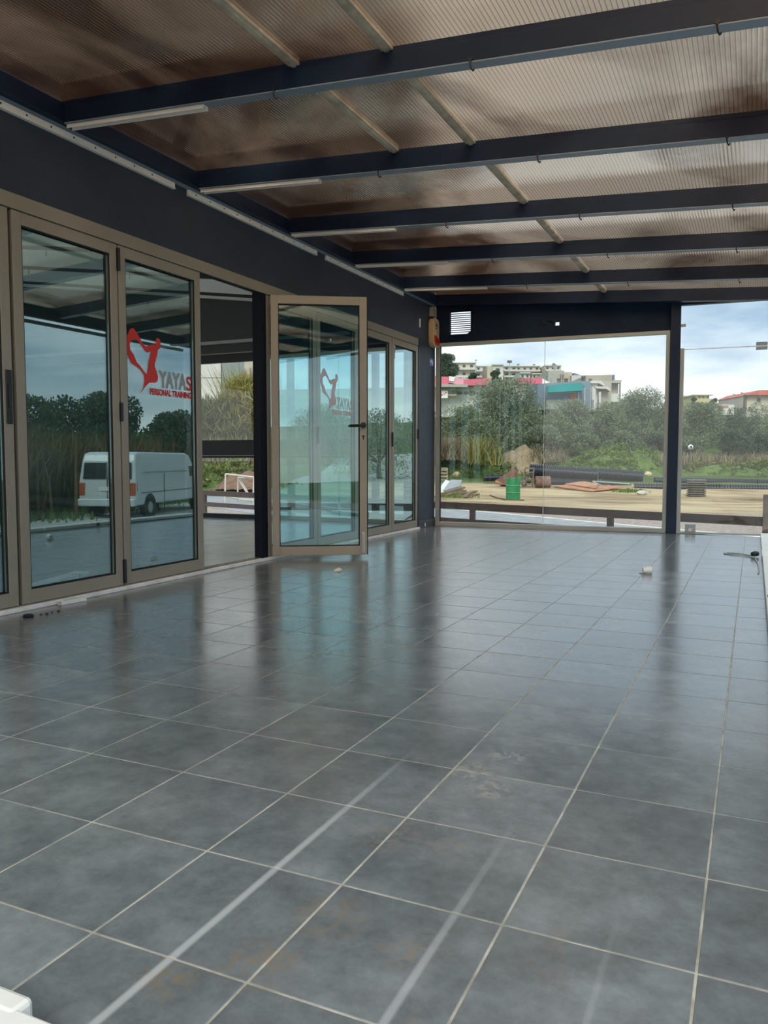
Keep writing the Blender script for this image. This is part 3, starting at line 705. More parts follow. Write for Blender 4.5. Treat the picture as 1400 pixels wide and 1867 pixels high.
MB().tube([(.02, 7.70, .01), (-.08, 7.86, .006), (-.2, 7.90, .005), (-.225, 7.83, .005), (-.15, 7.74, .006), (-.02, 7.70, .012), (.03, 7.66, .012), (.035, 7.45, .006), (.052, 7.15, .006), (.058, 6.75, .006), (.05, 6.55, .006)], .0052, 6).build('cable_loop', M_alu, cw)
MB().lathe((.005, 7.66, .03), (.05, 7.70, .03), [(0, .016), (.5, .024), (1, .020)], 12).build('plug', M_black, cw)
# white boxed duct lengths along the right edge
for k, (a, b, lb) in enumerate([(6.9, 9.70, 'white ribbed duct length at the far end of the right floor edge'), (1.3, 6.88, 'long white duct length on the right floor edge nearest the camera')]):
    rt = empty('white_duct', (.16, a, 0), lb, 'duct', 'white duct lengths on the right floor edge')
    MB().box(.085, .27, a, b, .008, .045).build('duct_body', M_white, rt, bevel=.006)
    MB().box(.092, .26, a, b, 0, .008).build('duct_shadow_gap', M_gasket, rt)  # black strip standing in for the shadow gap under the duct
    if k == 0:
        for q in range(4): MB().box(.082, .272, 7.5 + q * .11, 7.54 + q * .11, .012, .049).build('duct_rib', M_white, rt)
    else:
        MB().tube([(.10, 5.2, .048), (.12, 5.22, .062), (.15, 5.25, .048)], .010, 6).build('duct_clip', M_black, rt)
# white sill of the near-end frame
sl = empty('trim_3', (-1.3, .75, 0), 'white folded sill at the near edge of the floor, bottom left', 'sill', kind='structure')
MB().box(-2.6, -.90, .735, .775, .0, .10).build('sill_upstand', M_white, sl, bevel=.008)
MB().box(-2.6, -.30, .60, .749, .0, .098).build('sill_ledge', M_white, sl, bevel=.004)

# ------------------------------------------------------------------ the room behind the doors
M_inwall = mat('interior_grey_paint', (.5, .51, .5), .7, noise=.1, nscale=2)
M_inceil = mat('interior_pale_sheet', (.82, .82, .78), .6, noise=.08, nscale=1.5)
M_indark = mat('interior_dark_steel', (.012, .016, .015), .5)
fl2 = MB().box(-12.5, -3.86, -.5, 9.55, -.25, -.0011).build('floor', M_grout); tag(fl2, 'tiled floor of the empty room behind the glass doors', 'floor', kind='structure')
m = MB(); nx = 0
for i in range(0, 26):
    for j in range(0, 30):
        x1 = -3.862 - i * TILE; y0 = -.45 + j * TILE
        m.box(x1 - TILE + .0042, x1, y0, y0 + TILE - .0042, -.012, random.uniform(-.0003, .0003))
m.build('floor_tile_field', M_tile, fl2, kind='stuff')
def inz(x): return 2.62 + .135 * (-3.93 - x)
m = MB().hexa([(-12.5, -.5, inz(-12.5) + .10), (-3.93, -.5, inz(-3.93) + .10), (-3.93, 9.60, inz(-3.93) + .10), (-12.5, 9.60, inz(-12.5) + .10),
               (-12.5, -.5, inz(-12.5) + .16), (-3.93, -.5, inz(-3.93) + .16), (-3.93, 9.60, inz(-3.93) + .16), (-12.5, 9.60, inz(-12.5) + .16)])
_t = M_inceil.node_tree; _b = _t.nodes['Principled BSDF']; _tr = _t.nodes.new('ShaderNodeBsdfTranslucent'); _tr.inputs[0].default_value = (.7, .7, .66, 1)  # translucency added so the sky brightens the room's ceiling
_mx = _t.nodes.new('ShaderNodeMixShader'); _mx.inputs[0].default_value = .42; _t.links.new(_b.outputs[0], _mx.inputs[1]); _t.links.new(_tr.outputs[0], _mx.inputs[2]); _t.links.new(_mx.outputs[0], _t.nodes['Material Output'].inputs[0])
ic = m.build('ceiling', M_inceil); tag(ic, 'pale sloping ceiling of the room behind the glass doors', 'ceiling', kind='structure')
for y in (2.4, 3.6, 4.83, 6.1, 7.3, 8.54):
    b = MB().hexa([(-12.5, y - .02, inz(-12.5) - .0), (-3.93, y - .02, inz(-3.93)), (-3.93, y + .02, inz(-3.93)), (-12.5, y + .02, inz(-12.5)),
                   (-12.5, y - .02, inz(-12.5) + .035), (-3.93, y - .02, inz(-3.93) + .035), (-3.93, y + .02, inz(-3.93) + .035), (-12.5, y + .02, inz(-12.5) + .035)]).build('tie_bar', M_indark, ic)
    for x in (-5.0, -6.6, -8.2):
        MB().cyl((x, y, inz(x)), (x, y, inz(x) - .06), .006, 6).build('drop_hook', M_indark, b)
wb = MB().box(-12.6, -12.5, -.5, 9.6, -.2, .8).box(-12.6, -12.5, -.5, 9.6, 2.7, 4.1).box(-12.6, -12.5, -.5, .6, .8, 2.7).box(-12.6, -12.5, 9.0, 9.6, .8, 2.7).build('wall_back', M_inwall); tag(wb, 'grey back wall of the room behind the glass doors', 'wall', kind='structure')  # openings added in this unseen wall to brighten the room
wn2 = MB().box(-12.5, -3.93, -.6, -.5, -.2, .6).box(-12.5, -3.93, -.6, -.5, 2.7, 4.1).build('wall_near', M_inwall); tag(wn2, 'grey near end wall of the room behind the glass doors', 'wall', kind='structure')  # left open at mid height, out of view, to let more light in
wf = MB().box(-12.5, -3.94, 9.56, 9.66, 2.36, 3.9).box(-12.5, -7.5, 9.56, 9.66, 0, 2.36).build('wall_front', mat('interior_dark_green', (.055, .07, .065), .6)); tag(wf, 'dark band above the street windows of the room behind the doors', 'wall', kind='structure')
MB().box(-12.5, -3.94, 9.53, 9.56, 2.50, 2.545).build('pale_batten', M_inceil, wf)
MB().box(-12.5, -3.94, 9.54, 9.56, 2.355, 2.37).build('pale_trim', MATS['grey_plastic'], wf)
iw = empty('window_8', (-6, 9.6, 0), 'street window of the room behind the doors with heavy black mid rail', 'window', kind='structure')
for nm, z0, z1 in (('head_rail', 2.24, 2.36), ('mid_rail', .875, 1.13), ('sill_rail', 0, .065)): MB().box(-7.5, -3.94, 9.56, 9.64, z0, z1).build(nm, M_indark, iw)
MB().box(-7.5, -3.94, 9.555, 9.56, .905, .912).build('rail_line', M_alu, iw)
for x in (-4.55, -5.85, -7.46): MB().box(x - .04, x + .04, 9.562, 9.638, .065, 2.24).build('mullion', M_indark, iw)
pn = [-7.46, -5.85, -4.55, -3.95]
for a, b in zip(pn[:-1], pn[1:]):
    for z0, z1 in ((.065, .875), (1.13, 2.24)): MB().box(a + .04, b - .04, 9.597, 9.603, z0, z1).build('pane', M_clear, iw)
bd = empty('white_board', (-4.3, 3.9, 0), 'white boxed panel lying on the floor inside behind the second door', 'panel')
m = MB(); rbox(m, (-4.30, 3.85), .11, 1.15, .001, .032, .318); m.build('panel_body', M_white, bd, bevel=.004)
m = MB(); rbox(m, (-4.30 - math.sin(.318) * .43, 3.85 + math.cos(.318) * .43), .112, .008, .002, .033, .318); m.build('panel_seam', M_gasket, bd)

# ------------------------------------------------------------------ ground outside
def ground_material():
    m = bpy.data.materials.new('yard_ground'); m.use_nodes = True; t = m.node_tree; b = t.nodes['Principled BSDF']; L = t.links.new
    def N(ty, **k):
        n = t.nodes.new(ty)
        for a, v in k.items(): setattr(n, a, v)
        return n
    g = N('ShaderNodeNewGeometry')
    n1 = N('ShaderNodeTexNoise'); n1.inputs['Scale'].default_value = .55; n1.inputs['Detail'].default_value = 9; n1.inputs['Roughness'].default_value = .66
    mpg = N('ShaderNodeMapping'); mpg.inputs['Rotation'].default_value = (0, 0, -.21); mpg.inputs['Scale'].default_value = (.35, 1, 1)
    L(g.outputs['Position'], mpg.inputs[0]); L(mpg.outputs[0], n1.inputs['Vector'])
    r = N('ShaderNodeValToRGB'); e = r.color_ramp.elements
    e[0].position = .36; e[0].color = (.22, .155, .095, 1); e[1].position = .58; e[1].color = (.56, .435, .265, 1)
    L(n1.outputs['Fac'], r.inputs[0])
    n2 = N('ShaderNodeTexNoise'); n2.inputs['Scale'].default_value = 9; n2.inputs['Detail'].default_value = 5; L(g.outputs['Position'], n2.inputs['Vector'])
    rg = N('ShaderNodeValToRGB'); e = rg.color_ramp.elements
    e[0].position = .35; e[0].color = (.30, .235, .20, 1); e[1].position = .68; e[1].color = (.48, .40, .35, 1)
    L(n2.outputs['Fac'], rg.inputs[0])
    gr = N('ShaderNodeValToRGB'); e = gr.color_ramp.elements
    e[0].position = .35; e[0].color = (.06, .10, .03, 1); e[1].position = .7; e[1].color = (.16, .20, .07, 1)
    L(n1.outputs['Fac'], gr.inputs[0])
    dt = N('ShaderNodeVectorMath', operation='DOT_PRODUCT'); L(g.outputs['Position'], dt.inputs[0]); dt.inputs[1].default_value = (-.208, .978, 0)
    nz = N('ShaderNodeMath', operation='MULTIPLY_ADD'); L(n1.outputs['Fac'], nz.inputs[0]); nz.inputs[1].default_value = 6; L(dt.outputs['Value'], nz.inputs[2])
    a = N('ShaderNodeMapRange', interpolation_type='SMOOTHSTEP'); L(nz.outputs[0], a.inputs[0]); a.inputs[1].default_value = 27; a.inputs[2].default_value = 30
    x = N('ShaderNodeMixRGB'); L(a.outputs[0], x.inputs[0]); L(rg.outputs[0], x.inputs[1]); L(r.outputs[0], x.inputs[2])
    a2 = N('ShaderNodeMapRange', interpolation_type='SMOOTHSTEP'); L(nz.outputs[0], a2.inputs[0]); a2.inputs[1].default_value = 44; a2.inputs[2].default_value = 46
    x2 = N('ShaderNodeMixRGB'); L(a2.outputs[0], x2.inputs[0]); L(x.outputs[0], x2.inputs[1]); L(gr.outputs[0], x2.inputs[2])
    # grass verge on the right-hand side of the terrace
    sp = N('ShaderNodeSeparateXYZ'); L(g.outputs['Position'], sp.inputs[0])
    nx_ = N('ShaderNodeMath', operation='MULTIPLY_ADD'); L(n1.outputs['Fac'], nx_.inputs[0]); nx_.inputs[1].default_value = 1.2; L(sp.outputs[0], nx_.inputs[2])
    a3 = N('ShaderNodeMapRange', interpolation_type='SMOOTHSTEP'); L(nx_.outputs[0], a3.inputs[0]); a3.inputs[1].default_value = 13.0; a3.inputs[2].default_value = 13.8
    x3 = N('ShaderNodeMixRGB'); L(a3.outputs[0], x3.inputs[0]); L(x2.outputs[0], x3.inputs[1]); L(gr.outputs[0], x3.inputs[2])
    L(x3.outputs[0], b.inputs['Base Color']); b.inputs['Roughness'].default_value = .95; b.inputs['Specular IOR Level'].default_value = .1
    bp = N('ShaderNodeBump'); bp.inputs['Strength'].default_value = .6; bp.inputs['Distance'].default_value = .15; L(n1.outputs['Fac'], bp.inputs['Height']); L(bp.outputs[0], b.inputs['Normal'])
    return m
M_ground = ground_material()
xs = np.concatenate([np.linspace(-260, -62, 24), np.linspace(-60, 40, 101), np.linspace(44, 200, 16)])
ys = np.concatenate([np.linspace(-40, 8, 13), np.linspace(9, 80, 143), np.linspace(84, 420, 42)])
XX, YY = np.meshgrid(xs, ys)
ZZ = tz(XX, YY) + .03 * np.sin(XX * 1.3 + YY * .7) * np.cos(YY * .9 - XX * .4) - .25 * ((XX > -14) & (XX < .6) & (YY < 9.8))
ZZ = ZZ - 14 * sm(260, 420, YY)
V = np.stack([XX, YY, ZZ], -1).reshape(-1, 3); nx, ny = len(xs), len(ys)
idx = np.arange(nx * ny).reshape(ny, nx)
Fq = np.stack([idx[:-1, :-1], idx[:-1, 1:], idx[1:, 1:], idx[1:, :-1]], -1).reshape(-1, 4)
gnd = rawmesh('ground', V, Fq, M_ground, smooth=True); tag(gnd, 'sandy gravel yard and grassy slope outside the terrace', 'ground', kind='structure')
# plinth the terrace stands on
pl = MB().box(-12.6, .62, -.6, 9.74, -1.2, -.255).build('terrace_plinth', mat('concrete', (.30, .30, .28), .8, noise=.2, nscale=3)); tag(pl, 'concrete plinth under the terrace floor', 'plinth', kind='structure')
kb = MB().box(.385, .47, -.5, 9.95, -.254, -.004).build('terrace_kerb', M_marble, bevel=.01); tag(kb, 'pale stone kerb along the open right edge of the terrace', 'kerb', kind='structure')
fs_ = MB().box(-12.6, .62, 9.76, 9.98, -.254, -.03).build('front_kerb', MATS['concrete']); tag(fs_, 'concrete kerb below the end windows', 'kerb', kind='structure')

# asphalt road with white edge lines, crossing behind the railing
M_asph = mat('pale_asphalt', (.33, .34, .34), .9, noise=.15, nscale=3, bump=.3, bscale=40)
M_line = mat('road_paint', (.72, .70, .64), .8, noise=.12, nscale=3)
A = np.array([G(1240, 968), G(1080, 953.5), G(930, 939), G(800, 927)])
dirn = A[-1] - A[-2]; dirn /= np.linalg.norm(dirn)
far_edge = list(A) + [A[-1] + dirn * 12 + np.array([0, 0, 0]), A[-1] + dirn * 30, A[-1] + dirn * 60]
far_edge = [A[0] - (A[1] - A[0]) * 4] + far_edge
def strip(name, e, w0, w1, m, dz, parent=None):
    e = [np.array(p) for p in e]; vs = []; fs = []
    for i, p in enumerate(e):
        d = e[min(i + 1, len(e) - 1)] - e[max(i - 1, 0)]; d[2] = 0; d /= np.linalg.norm(d); nrm = np.array([d[1], -d[0], 0])
        if nrm[1] > 0: nrm = -nrm
        for k in range(5):
            w = w0 + (w1 - w0) * k / 4; q = p + nrm * w; q[2] = float(tz(q[0], q[1])) + dz; vs.append(q)
    for i in range(len(e) - 1):
        for k in range(4): fs.append((i * 5 + k, (i + 1) * 5 + k, (i + 1) * 5 + k + 1, i * 5 + k + 1))
    # give it a little thickness
    n = len(vs); vs2 = [q - np.array([0, 0, .05]) for q in vs]
    per = [(i * 5, (i + 1) * 5) for i in range(len(e) - 1)] + [((i + 1) * 5 + 4, i * 5 + 4) for i in range(len(e) - 1)]
    mb = MB(); mb.add(vs + vs2, fs + [(b, a, a + n, b + n) for a, b in per])
    return mb.build(name, m, parent)
dense = []
for a, b in zip(far_edge[:-1], far_edge[1:]):
    for k in range(6): dense.append(a + (b - a) * k / 6)
dense.append(far_edge[-1])
road = strip('road', dense, 0, 6.5, M_asph, .035); tag(road, 'grey asphalt road curving past behind the brown railing', 'road', kind='structure')
strip('edge_line', dense, -.02, .16, M_line, .040, road)
strip('edge_line', dense, 3.0, 3.14, M_line, .040, road)

# pale parking strip on the right-hand side where the van stands
def vline(y, off): return 10.05 + math.tan(math.radians(17)) * (y - 18.3) + off
vs = []; fs = []
ysr = np.linspace(-6, 60, 34)
for y in ysr:
    xr = vline(y, 1.7); xl = max(.75, vline(y, -9.5)) if y < 11 else vline(y, -9.5)
    for k in range(9):
        x = xl + (max(xr, xl + 1) - xl) * k / 8; vs.append((x, y, float(tz(x, y)) + .03))
for i in range(33):
    for k in range(8): fs.append((i * 9 + k, i * 9 + k + 1, (i + 1) * 9 + k + 1, (i + 1) * 9 + k))
n = len(vs); vs2 = [(a, b, c - .05) for a, b, c in vs]
pkg = MB().add(vs + vs2, fs + [(i * 9 + 8, (i + 1) * 9 + 8, (i + 1) * 9 + 8 + n, i * 9 + 8 + n)[::-1] for i in range(33)]).build('parking_strip', mat('pale_concrete_road', (.46, .45, .42), .9, noise=.15, nscale=1.5)); tag(pkg, 'pale concrete road under the white van', 'road', kind='structure')

# brown railing
rl = empty('brown_railing', (-4.2, 12.2, -.8), 'low brown painted railing with two rails in front of the end windows', 'railing')
R0, R1 = np.array([.11, 10.95]), np.array([-13.6, 15.7])
def rpt(t): p = R0 + (R1 - R0) * t; return p
L_ = np.linalg.norm(R1 - R0)
for z, h in ((.085, .115), (-.17, .095)):
    a, b = R0 - (R1 - R0) * .004, R1
    MB().bar((a[0], a[1], z), (b[0], b[1], z), .05, h).build('rail', M_brownrail, rl, bevel=.004)
dR = (R1 - R0) / L_
for s in (2.05, 4.50, 7.0, 9.6, 12.2):
    p = R0 + dR * s
    MB().bar((p[0], p[1], -.86), (p[0], p[1], .04), .085, .06, up=(dR[1], -dR[0], 0)).build('post', M_brownrail, rl, bevel=.004)
# tall corner post at the right-hand end, with a round rusty cap at its foot
cpst = empty('corner_post', (.13, 10.93, -.8), 'weathered brown corner post at the right end of the railing', 'post')
MB().box(.115, .205, 10.88, 10.97, -.86, .42).build('post_shaft', mat('weathered_post', (.16, .125, .11), .8, noise=.2, nscale=10), cpst, bevel=.006)
bt = MB().lathe((.155, 9.95, -.03), (.155, 9.95, .075), [(0, .02), (.15, .045), (.5, .056), (.85, .045), (1, .015)], 14).build('rusty_ball', mat('rust_red', (.13, .05, .04), .7, noise=.3, nscale=30), smooth=True)
tag(bt, 'round rusty red ball standing beyond the far end of the duct', 'ball')

# ------------------------------------------------------------------ yard objects
M_barrel = mat('green_barrel_paint', (.025, .22, .075), .45, noise=.12, nscale=6)
p = G(935, 910.5); p[2] -= .01
br = empty('oil_barrel', p, 'bright green steel oil barrel standing on the sandy yard', 'barrel')
r_ = .29; h_ = .89
prof = [(0, r_), (.02, r_ + .012), (.04, r_), (.31, r_), (.325, r_ + .014), (.345, r_ + .014), (.36, r_), (.64, r_), (.655, r_ + .014), (.675, r_ + .014), (.69, r_), (.965, r_), (.98, r_ + .012), (1, r_ + .006), (1, r_ - .02), (.975, r_ - .02)]
MB().lathe(p, p + np.array([0, 0, h_]), prof, 28).build('barrel_shell', M_barrel, br)
for k, z in enumerate((.335, .665)):
    MB().lathe(p + np.array([0, 0, z * h_ - .006]), p + np.array([0, 0, z * h_ + .006]), [(0, r_ + .0145), (0, r_ + .019), (1, r_ + .019), (1, r_ + .0145)], 28, cap=(False, False)).build('worn_rib', mat('worn_pale_green_%s' % 'ab'[k], (.28, .48, .33), .5), br)
MB().cyl(p + np.array([.12, -.08, h_ * .975]), p + np.array([.12, -.08, h_ * .975 + .02]), .03, 10).build('bung', M_black, br)
q0 = G(893, 904); q1 = G(905, 909); q2 = G(925, 911.5)
hs = MB().tube([q0 + [0, 0, .03], q1 + [0, 0, .03], (q1 + q2) / 2 + [0, -.05, .03], q2 + [0, -.35, .03], q2 + [.8, -.4, .03]], .025, 6).build('yard_hose', mat('brown_hose', (.08, .055, .04), .7)); tag(hs, 'thin dark hose lying on the sand at the barrel foot', 'hose')

M_pipe = mat('black_corrugated_plastic', (.014, .021, .031), .34, spec=.5, noise=.2, nscale=3)
M_pipein = mat('pipe_inner_blue', (.16, .26, .34), .5)
def corr(name, a, b, r, pitch, label, open_end=False, m=None, group='corrugated pipes', n=26):
    a = np.array(a, float); b = np.array(b, float); L = np.linalg.norm(b - a); k = max(4, int(L / pitch)); prof = []
    for i in range(k):
        for t, f in ((.0, .82), (.30, .82), (.44, .96), (.54, 1.0), (.76, 1.0), (.88, .96)): prof.append(((i + t) / k, r * f))
    prof.append((1, r * .93))
    root = empty(name, (a + b) / 2 - [0, 0, r], label, 'pipe', group)
    MB().lathe(a, b, prof, n, cap=(not open_end, False)).build('ribbed_wall', m or M_pipe, root, smooth=False)
    d = (b - a) / L
    for e, s in ((b, 1), (a, -1)):
        MB().lathe(e - d * .25 * s, e, [(0, r * .02), (0, r * .80), (1, r * .80), (1, r * .95)], n, cap=(True, False)).build('pipe_mouth', M_pipein if s > 0 else (m or M_pipe), root)
    return root
def pxpipe(name, x0, y0, x1, y1, dep, dpx, pitch, label, dd=0, **k):
    a = P(x0, y0, dep); b = P(x1, y1, dep + dd); return corr(name, a, b, dpx / 2 * dep / F, pitch, label, **k)
pxpipe('corrugated_pipe', 966, 858.5, 1090, 866.5, 42.5, 26, .10, 'large black corrugated pipe lying behind the rusty drum', dd=-1.0)
pxpipe('corrugated_pipe', 1070, 862.5, 1173, 870, 44, 23, .10, 'large black corrugated pipe farther right, below the green mound', dd=-1.0)
pxpipe('corrugated_pipe', 1000, 878.5, 1073, 881, 40.2, 13, .05, 'slim black pipe lying left above the orange sheets')
pxpipe('corrugated_pipe', 1078, 883.5, 1112, 886, 40.0, 11, .05, 'short slim black pipe between two longer pipes above the orange sheets')
pxpipe('corrugated_pipe', 1114, 886.3, 1150, 889, 39.6, 12, .05, 'short slim black pipe with pale sleeve end right of the orange sheets')
pxpipe('corrugated_pipe', 1156, 889.5, 1450, 893, 38.2, 18, .12, 'long medium black pipe in front, passing behind the navy post', dd=-1.5)
pxpipe('corrugated_pipe', 1193, 876, 1450, 881, 41.6, 13, .11, 'long slim black pipe behind, running right past the navy post', dd=-.5)
pxpipe('corrugated_pipe', 881, 872, 925, 871, 41.5, 13, .09, 'black pipe poking out left of the rusty hopper')
M_grypipe = mat('grey_weathered_plastic', (.15, .145, .125), .8, noise=.2, nscale=6)
pb_ = G(1269, 905); corr('corrugated_pipe', pb_ + [0, 0, -.02], pb_ + [0, 0, .73], .40, .085, 'upright grey ribbed pipe section standing before the long black pipes', m=M_grypipe)
pk = empty('pale_lath', G(1085, 880), 'pair of thin pale laths lying across the slim pipes', 'lath')
MB().bar(P(1080, 877.0, 39.3), P(1148, 882, 39.0), .06, .05).build('lath', M_alu, pk)
MB().bar(P(1081, 878.5, 39.2), P(1102, 888.5, 38.2), .06, .05).build('lath', M_alu, pk)

M_rust = mat('rusted_steel', (.24, .135, .09), .85, color2=(.12, .07, .05), nscale=9, bump=.4, bscale=25)
M_orange = mat('orange_rust_sheet', (.60, .29, .155), .85, color2=(.36, .165, .09), nscale=3)
# drum lying on its side
c = G(989, 889.5) + np.array([0, 0, .285]); ax = RT * .36
dr = empty('rusty_drum', c - [0, 0, .29], 'rusty brown steel drum lying on its side', 'drum')
MB().lathe(c - ax, c + ax, [(0, .265), (.02, .295), (.05, .28), (.3, .28), (.33, .297), (.36, .28), (.64, .28), (.67, .297), (.70, .28), (.95, .28), (.98, .295), (1, .265), (1, .25), (.97, .25)], 24).build('drum_shell', M_rust, dr)
MB().lathe(c - ax * 1.01, c - ax * 1.001, [(0, .10), (1, .10)], 16).build('drum_hub', M_black, dr)
# open engine frame left of the drum
e0 = G(962, 889); dpe = depth_of(e0)
en = empty('scrap_engine', e0, 'scrap engine in a rusty open frame beside the drum', 'engine')
def E_(px, py, dd=0): return P(px, py, dpe + dd)
M_greyrust = mat('dusty_scrap_metal', (.24, .20, .15), .85, color2=(.09, .08, .065), nscale=8)
for a, b in (((953, 888), (955, 866)), ((971, 887), (973, 855)), ((955, 866), (958, 853)), ((958, 853), (974, 854)), ((956, 861), (973, 861)), ((953, 882), (972, 883))):
    for dd in (0, .45): MB().bar(E_(*a, dd), E_(*b, dd), .06, .06).build('frame_bar', M_greyrust, en)
for (x, y, w, h) in ((961, 875, .32, .36), (967, 867, .28, .22), (957, 882, .18, .20)):
    q = E_(x, y, .22); MB().lathe(q - RT * w / 2, q + RT * w / 2, [(0, h * .35), (.1, h * .5), (.35, h * .5), (.4, h * .38), (.6, h * .38), (.65, h * .5), (1, h * .42)], 12).build('engine_block', M_greyrust, en)
q = E_(954, 880, -.05); MB().lathe(q - FW * .06, q + FW * .06, [(0, .10), (.3, .14), (.7, .14), (1, .10)], 14).build('pulley', M_greyrust, en)
# rusty hopper / bucket with slanting side
h0_ = P(925, 884, 40); dph = 40.0
hp = empty('rusty_hopper', h0_, 'rusty brown digger bucket tilted behind the green barrel', 'bucket')
poly = [(902, 876), (913, 870), (928, 860), (933, 853), (940, 850), (945, 858), (944, 866), (938, 876), (932, 885), (912, 884)]
def hside(d): return [P(x, y, dph + d) for x, y in poly]
k = len(poly); a, b = hside(-.35), hside(-.30)
MB().add(a + b, [tuple(range(k)), tuple(range(k, 2 * k))[::-1]] + [(i, k + i, k + (i + 1) % k, (i + 1) % k) for i in range(k)]).build('side_plate', M_rust, hp)
a, b = hside(.50), hside(.55)
MB().add(a + b, [tuple(range(k)), tuple(range(k, 2 * k))[::-1]] + [(i, k + i, k + (i + 1) % k, (i + 1) % k) for i in range(k)]).build('side_plate', M_rust, hp)
for i in (4, 5, 6, 7, 8):
    p0, p1 = poly[i], poly[(i + 1) % k]
    c8 = [P(*p0, dph - .3), P(*p1, dph - .3), P(*p1, dph + .5), P(*p0, dph + .5)]
    off = UP * .03; MB().hexa([q for q in c8] + [q + off for q in c8]).build('curved_back', M_rust, hp)
MB().bar(P(903, 877, dph - .32), P(916, 882.5, dph - .32), .10, .07).build('cutting_edge', M_orange, hp)
# stack of orange rusty sheets
for kk, (pts, lb) in enumerate([([(1030, 886.5), (1062, 884), (1090, 889), (1086, 895)], 'orange rusted sheet on top of the flat pile'), ([(1012, 889), (1045, 886), (1135, 893), (1080, 897.5)], 'long orange rusted sheet at the bottom of the flat pile'), ([(1086, 890.5), (1105, 890.5), (1140, 893.5), (1100, 895.5)], 'short orange rusted sheet at the right of the flat pile')]):
    g0 = [G(x, y) for x, y in pts]; zz = [.13, .06, .09][kk]
    vs = [q + np.array([0, 0, zz + (.06 if i in (1, 2) else 0)]) for i, q in enumerate(g0)]
    root = empty('rusted_sheet', np.mean(g0, 0), lb, 'metal sheet', 'rusted sheets in the yard')
    MB().hexa([q - np.array([0, 0, .03]) for q in vs] + vs).build('sheet_plate', M_orange, root)
    MB().bar(vs[0] - [0, 0, .045], vs[3] - [0, 0, .045], .10, .05).build('bearer', M_rust, root)
# left: pale slabs, boards, crate, stones
M_slab = mat('grey_board', (.36, .37, .38), .7, noise=.1)
for pts, z, m_, lb in (([(798, 899.5), (812, 885), (821, 887), (806, 904)], .12, M_white, 'white sheet leaning on the slab pile at left of the yard'), ([(806, 902), (822, 886), (842, 886.5), (838, 892)], .16, M_slab, 'grey board lying on planks at left of the yard')):
    g0 = [G(x, y) for x, y in pts]; vs = [q + np.array([0, 0, z + (.16 if i in (1, 2) else 0)]) for i, q in enumerate(g0)]
    o = MB().hexa([q - np.array([0, 0, .07]) for q in vs] + vs).build('yard_board', m_); tag(o, lb, 'board', 'boards at left of the yard')
tp_ = [((806, 904), (845, 893), .10), ((812, 906), (848, 897), .06), ((838, 903), (868, 898), .06), ((843, 906), (872, 903), .05), ((848, 908), (860, 900), .08), ((826, 906.5), (862, 907.5), .04)]
pl_lab = ['longest plank under the grey board', 'plank second from the grey board', 'plank lying uppermost at the right tip of the pile', 'plank lowest at the right tip of the pile', 'short plank lying crosswise in the pile', 'plank nearest the railing in the pile']
for (a, b, z), pl_ in zip(tp_, pl_lab):
    o = MB().bar(G(*a) + [0, 0, z], G(*b) + [0, 0, z], .16, .07).build('timber_plank', mat('weathered_timber_%d' % len(MATS), (.22, .15, .09), .85, noise=.3, nscale=5)); tag(o, 'weathered brown timber ' + pl_, 'plank', 'loose timber planks')
cr0 = G(806, 876); dpc = depth_of(cr0)
cr = empty('wooden_crate', cr0, 'old wooden crate with open slats at the left yard edge', 'crate')
M_oldwood = mat('grey_old_wood', (.34, .28, .21), .85, noise=.3, nscale=6)
for py in (874, 868, 862, 856): MB().bar(P(790, py, dpc), P(816, py + 1, dpc), .05, .09).build('slat', M_oldwood, cr)
for px in (801, 815): MB().bar(P(px, 877, dpc + .05), P(px, 853, dpc + .05), .09, .07, up=FW).build('corner_batten', M_oldwood, cr)
for py in (872, 862): MB().bar(P(816, py, dpc + .02), P(816, py, dpc + .8), .05, .09).build('side_slat', M_oldwood, cr)
MB().bar(P(790, 853.5, dpc + .4), P(813, 853.5, dpc + .4), .7, .06).build('lid_board', M_oldwood, cr)
def rock(name, p, r, m, label, sq=.7, seed=1):
    rg = np.random.default_rng(seed); import bmesh
    bm = bmesh.new(); bmesh.ops.create_icosphere(bm, subdivisions=2, radius=1)
    for v in bm.verts:
        v.co *= 1 + rg.uniform(-.16, .16)
        v.co = Vector((p[0] + v.co.x * r, p[1] + v.co.y * r, p[2] + (v.co.z * sq + sq * .6) * r))
    me = bpy.data.meshes.new(name); bm.to_mesh(me); bm.free(); me.materials.append(m)
    o = bpy.data.objects.new(name, me); COL.objects.link(o); tag(o, label, 'rock'); return o
M_stone = mat('yellow_limestone', (.56, .46, .28), .9, noise=.15, nscale=5); M_wstone = mat('white_limestone', (.58, .56, .50), .9, noise=.15, nscale=5)
rock('yard_rock', G(832, 870), .27, M_stone, 'pale yellow rock on the grass behind the slabs', .8, 3)
rock('yard_rock', G(1170, 901), .24, M_wstone, 'flat white rock on the sand before the long pipe', .45, 4)
rock('yard_rock', P(1181, 868, 46), .22, M_stone, 'yellow rock at the right mouth of the large pipes', .8, 5)
rock('yard_rock', P(1139, 843, 50), .20, M_stone, 'small pale rock high on the green mound', .7, 6)

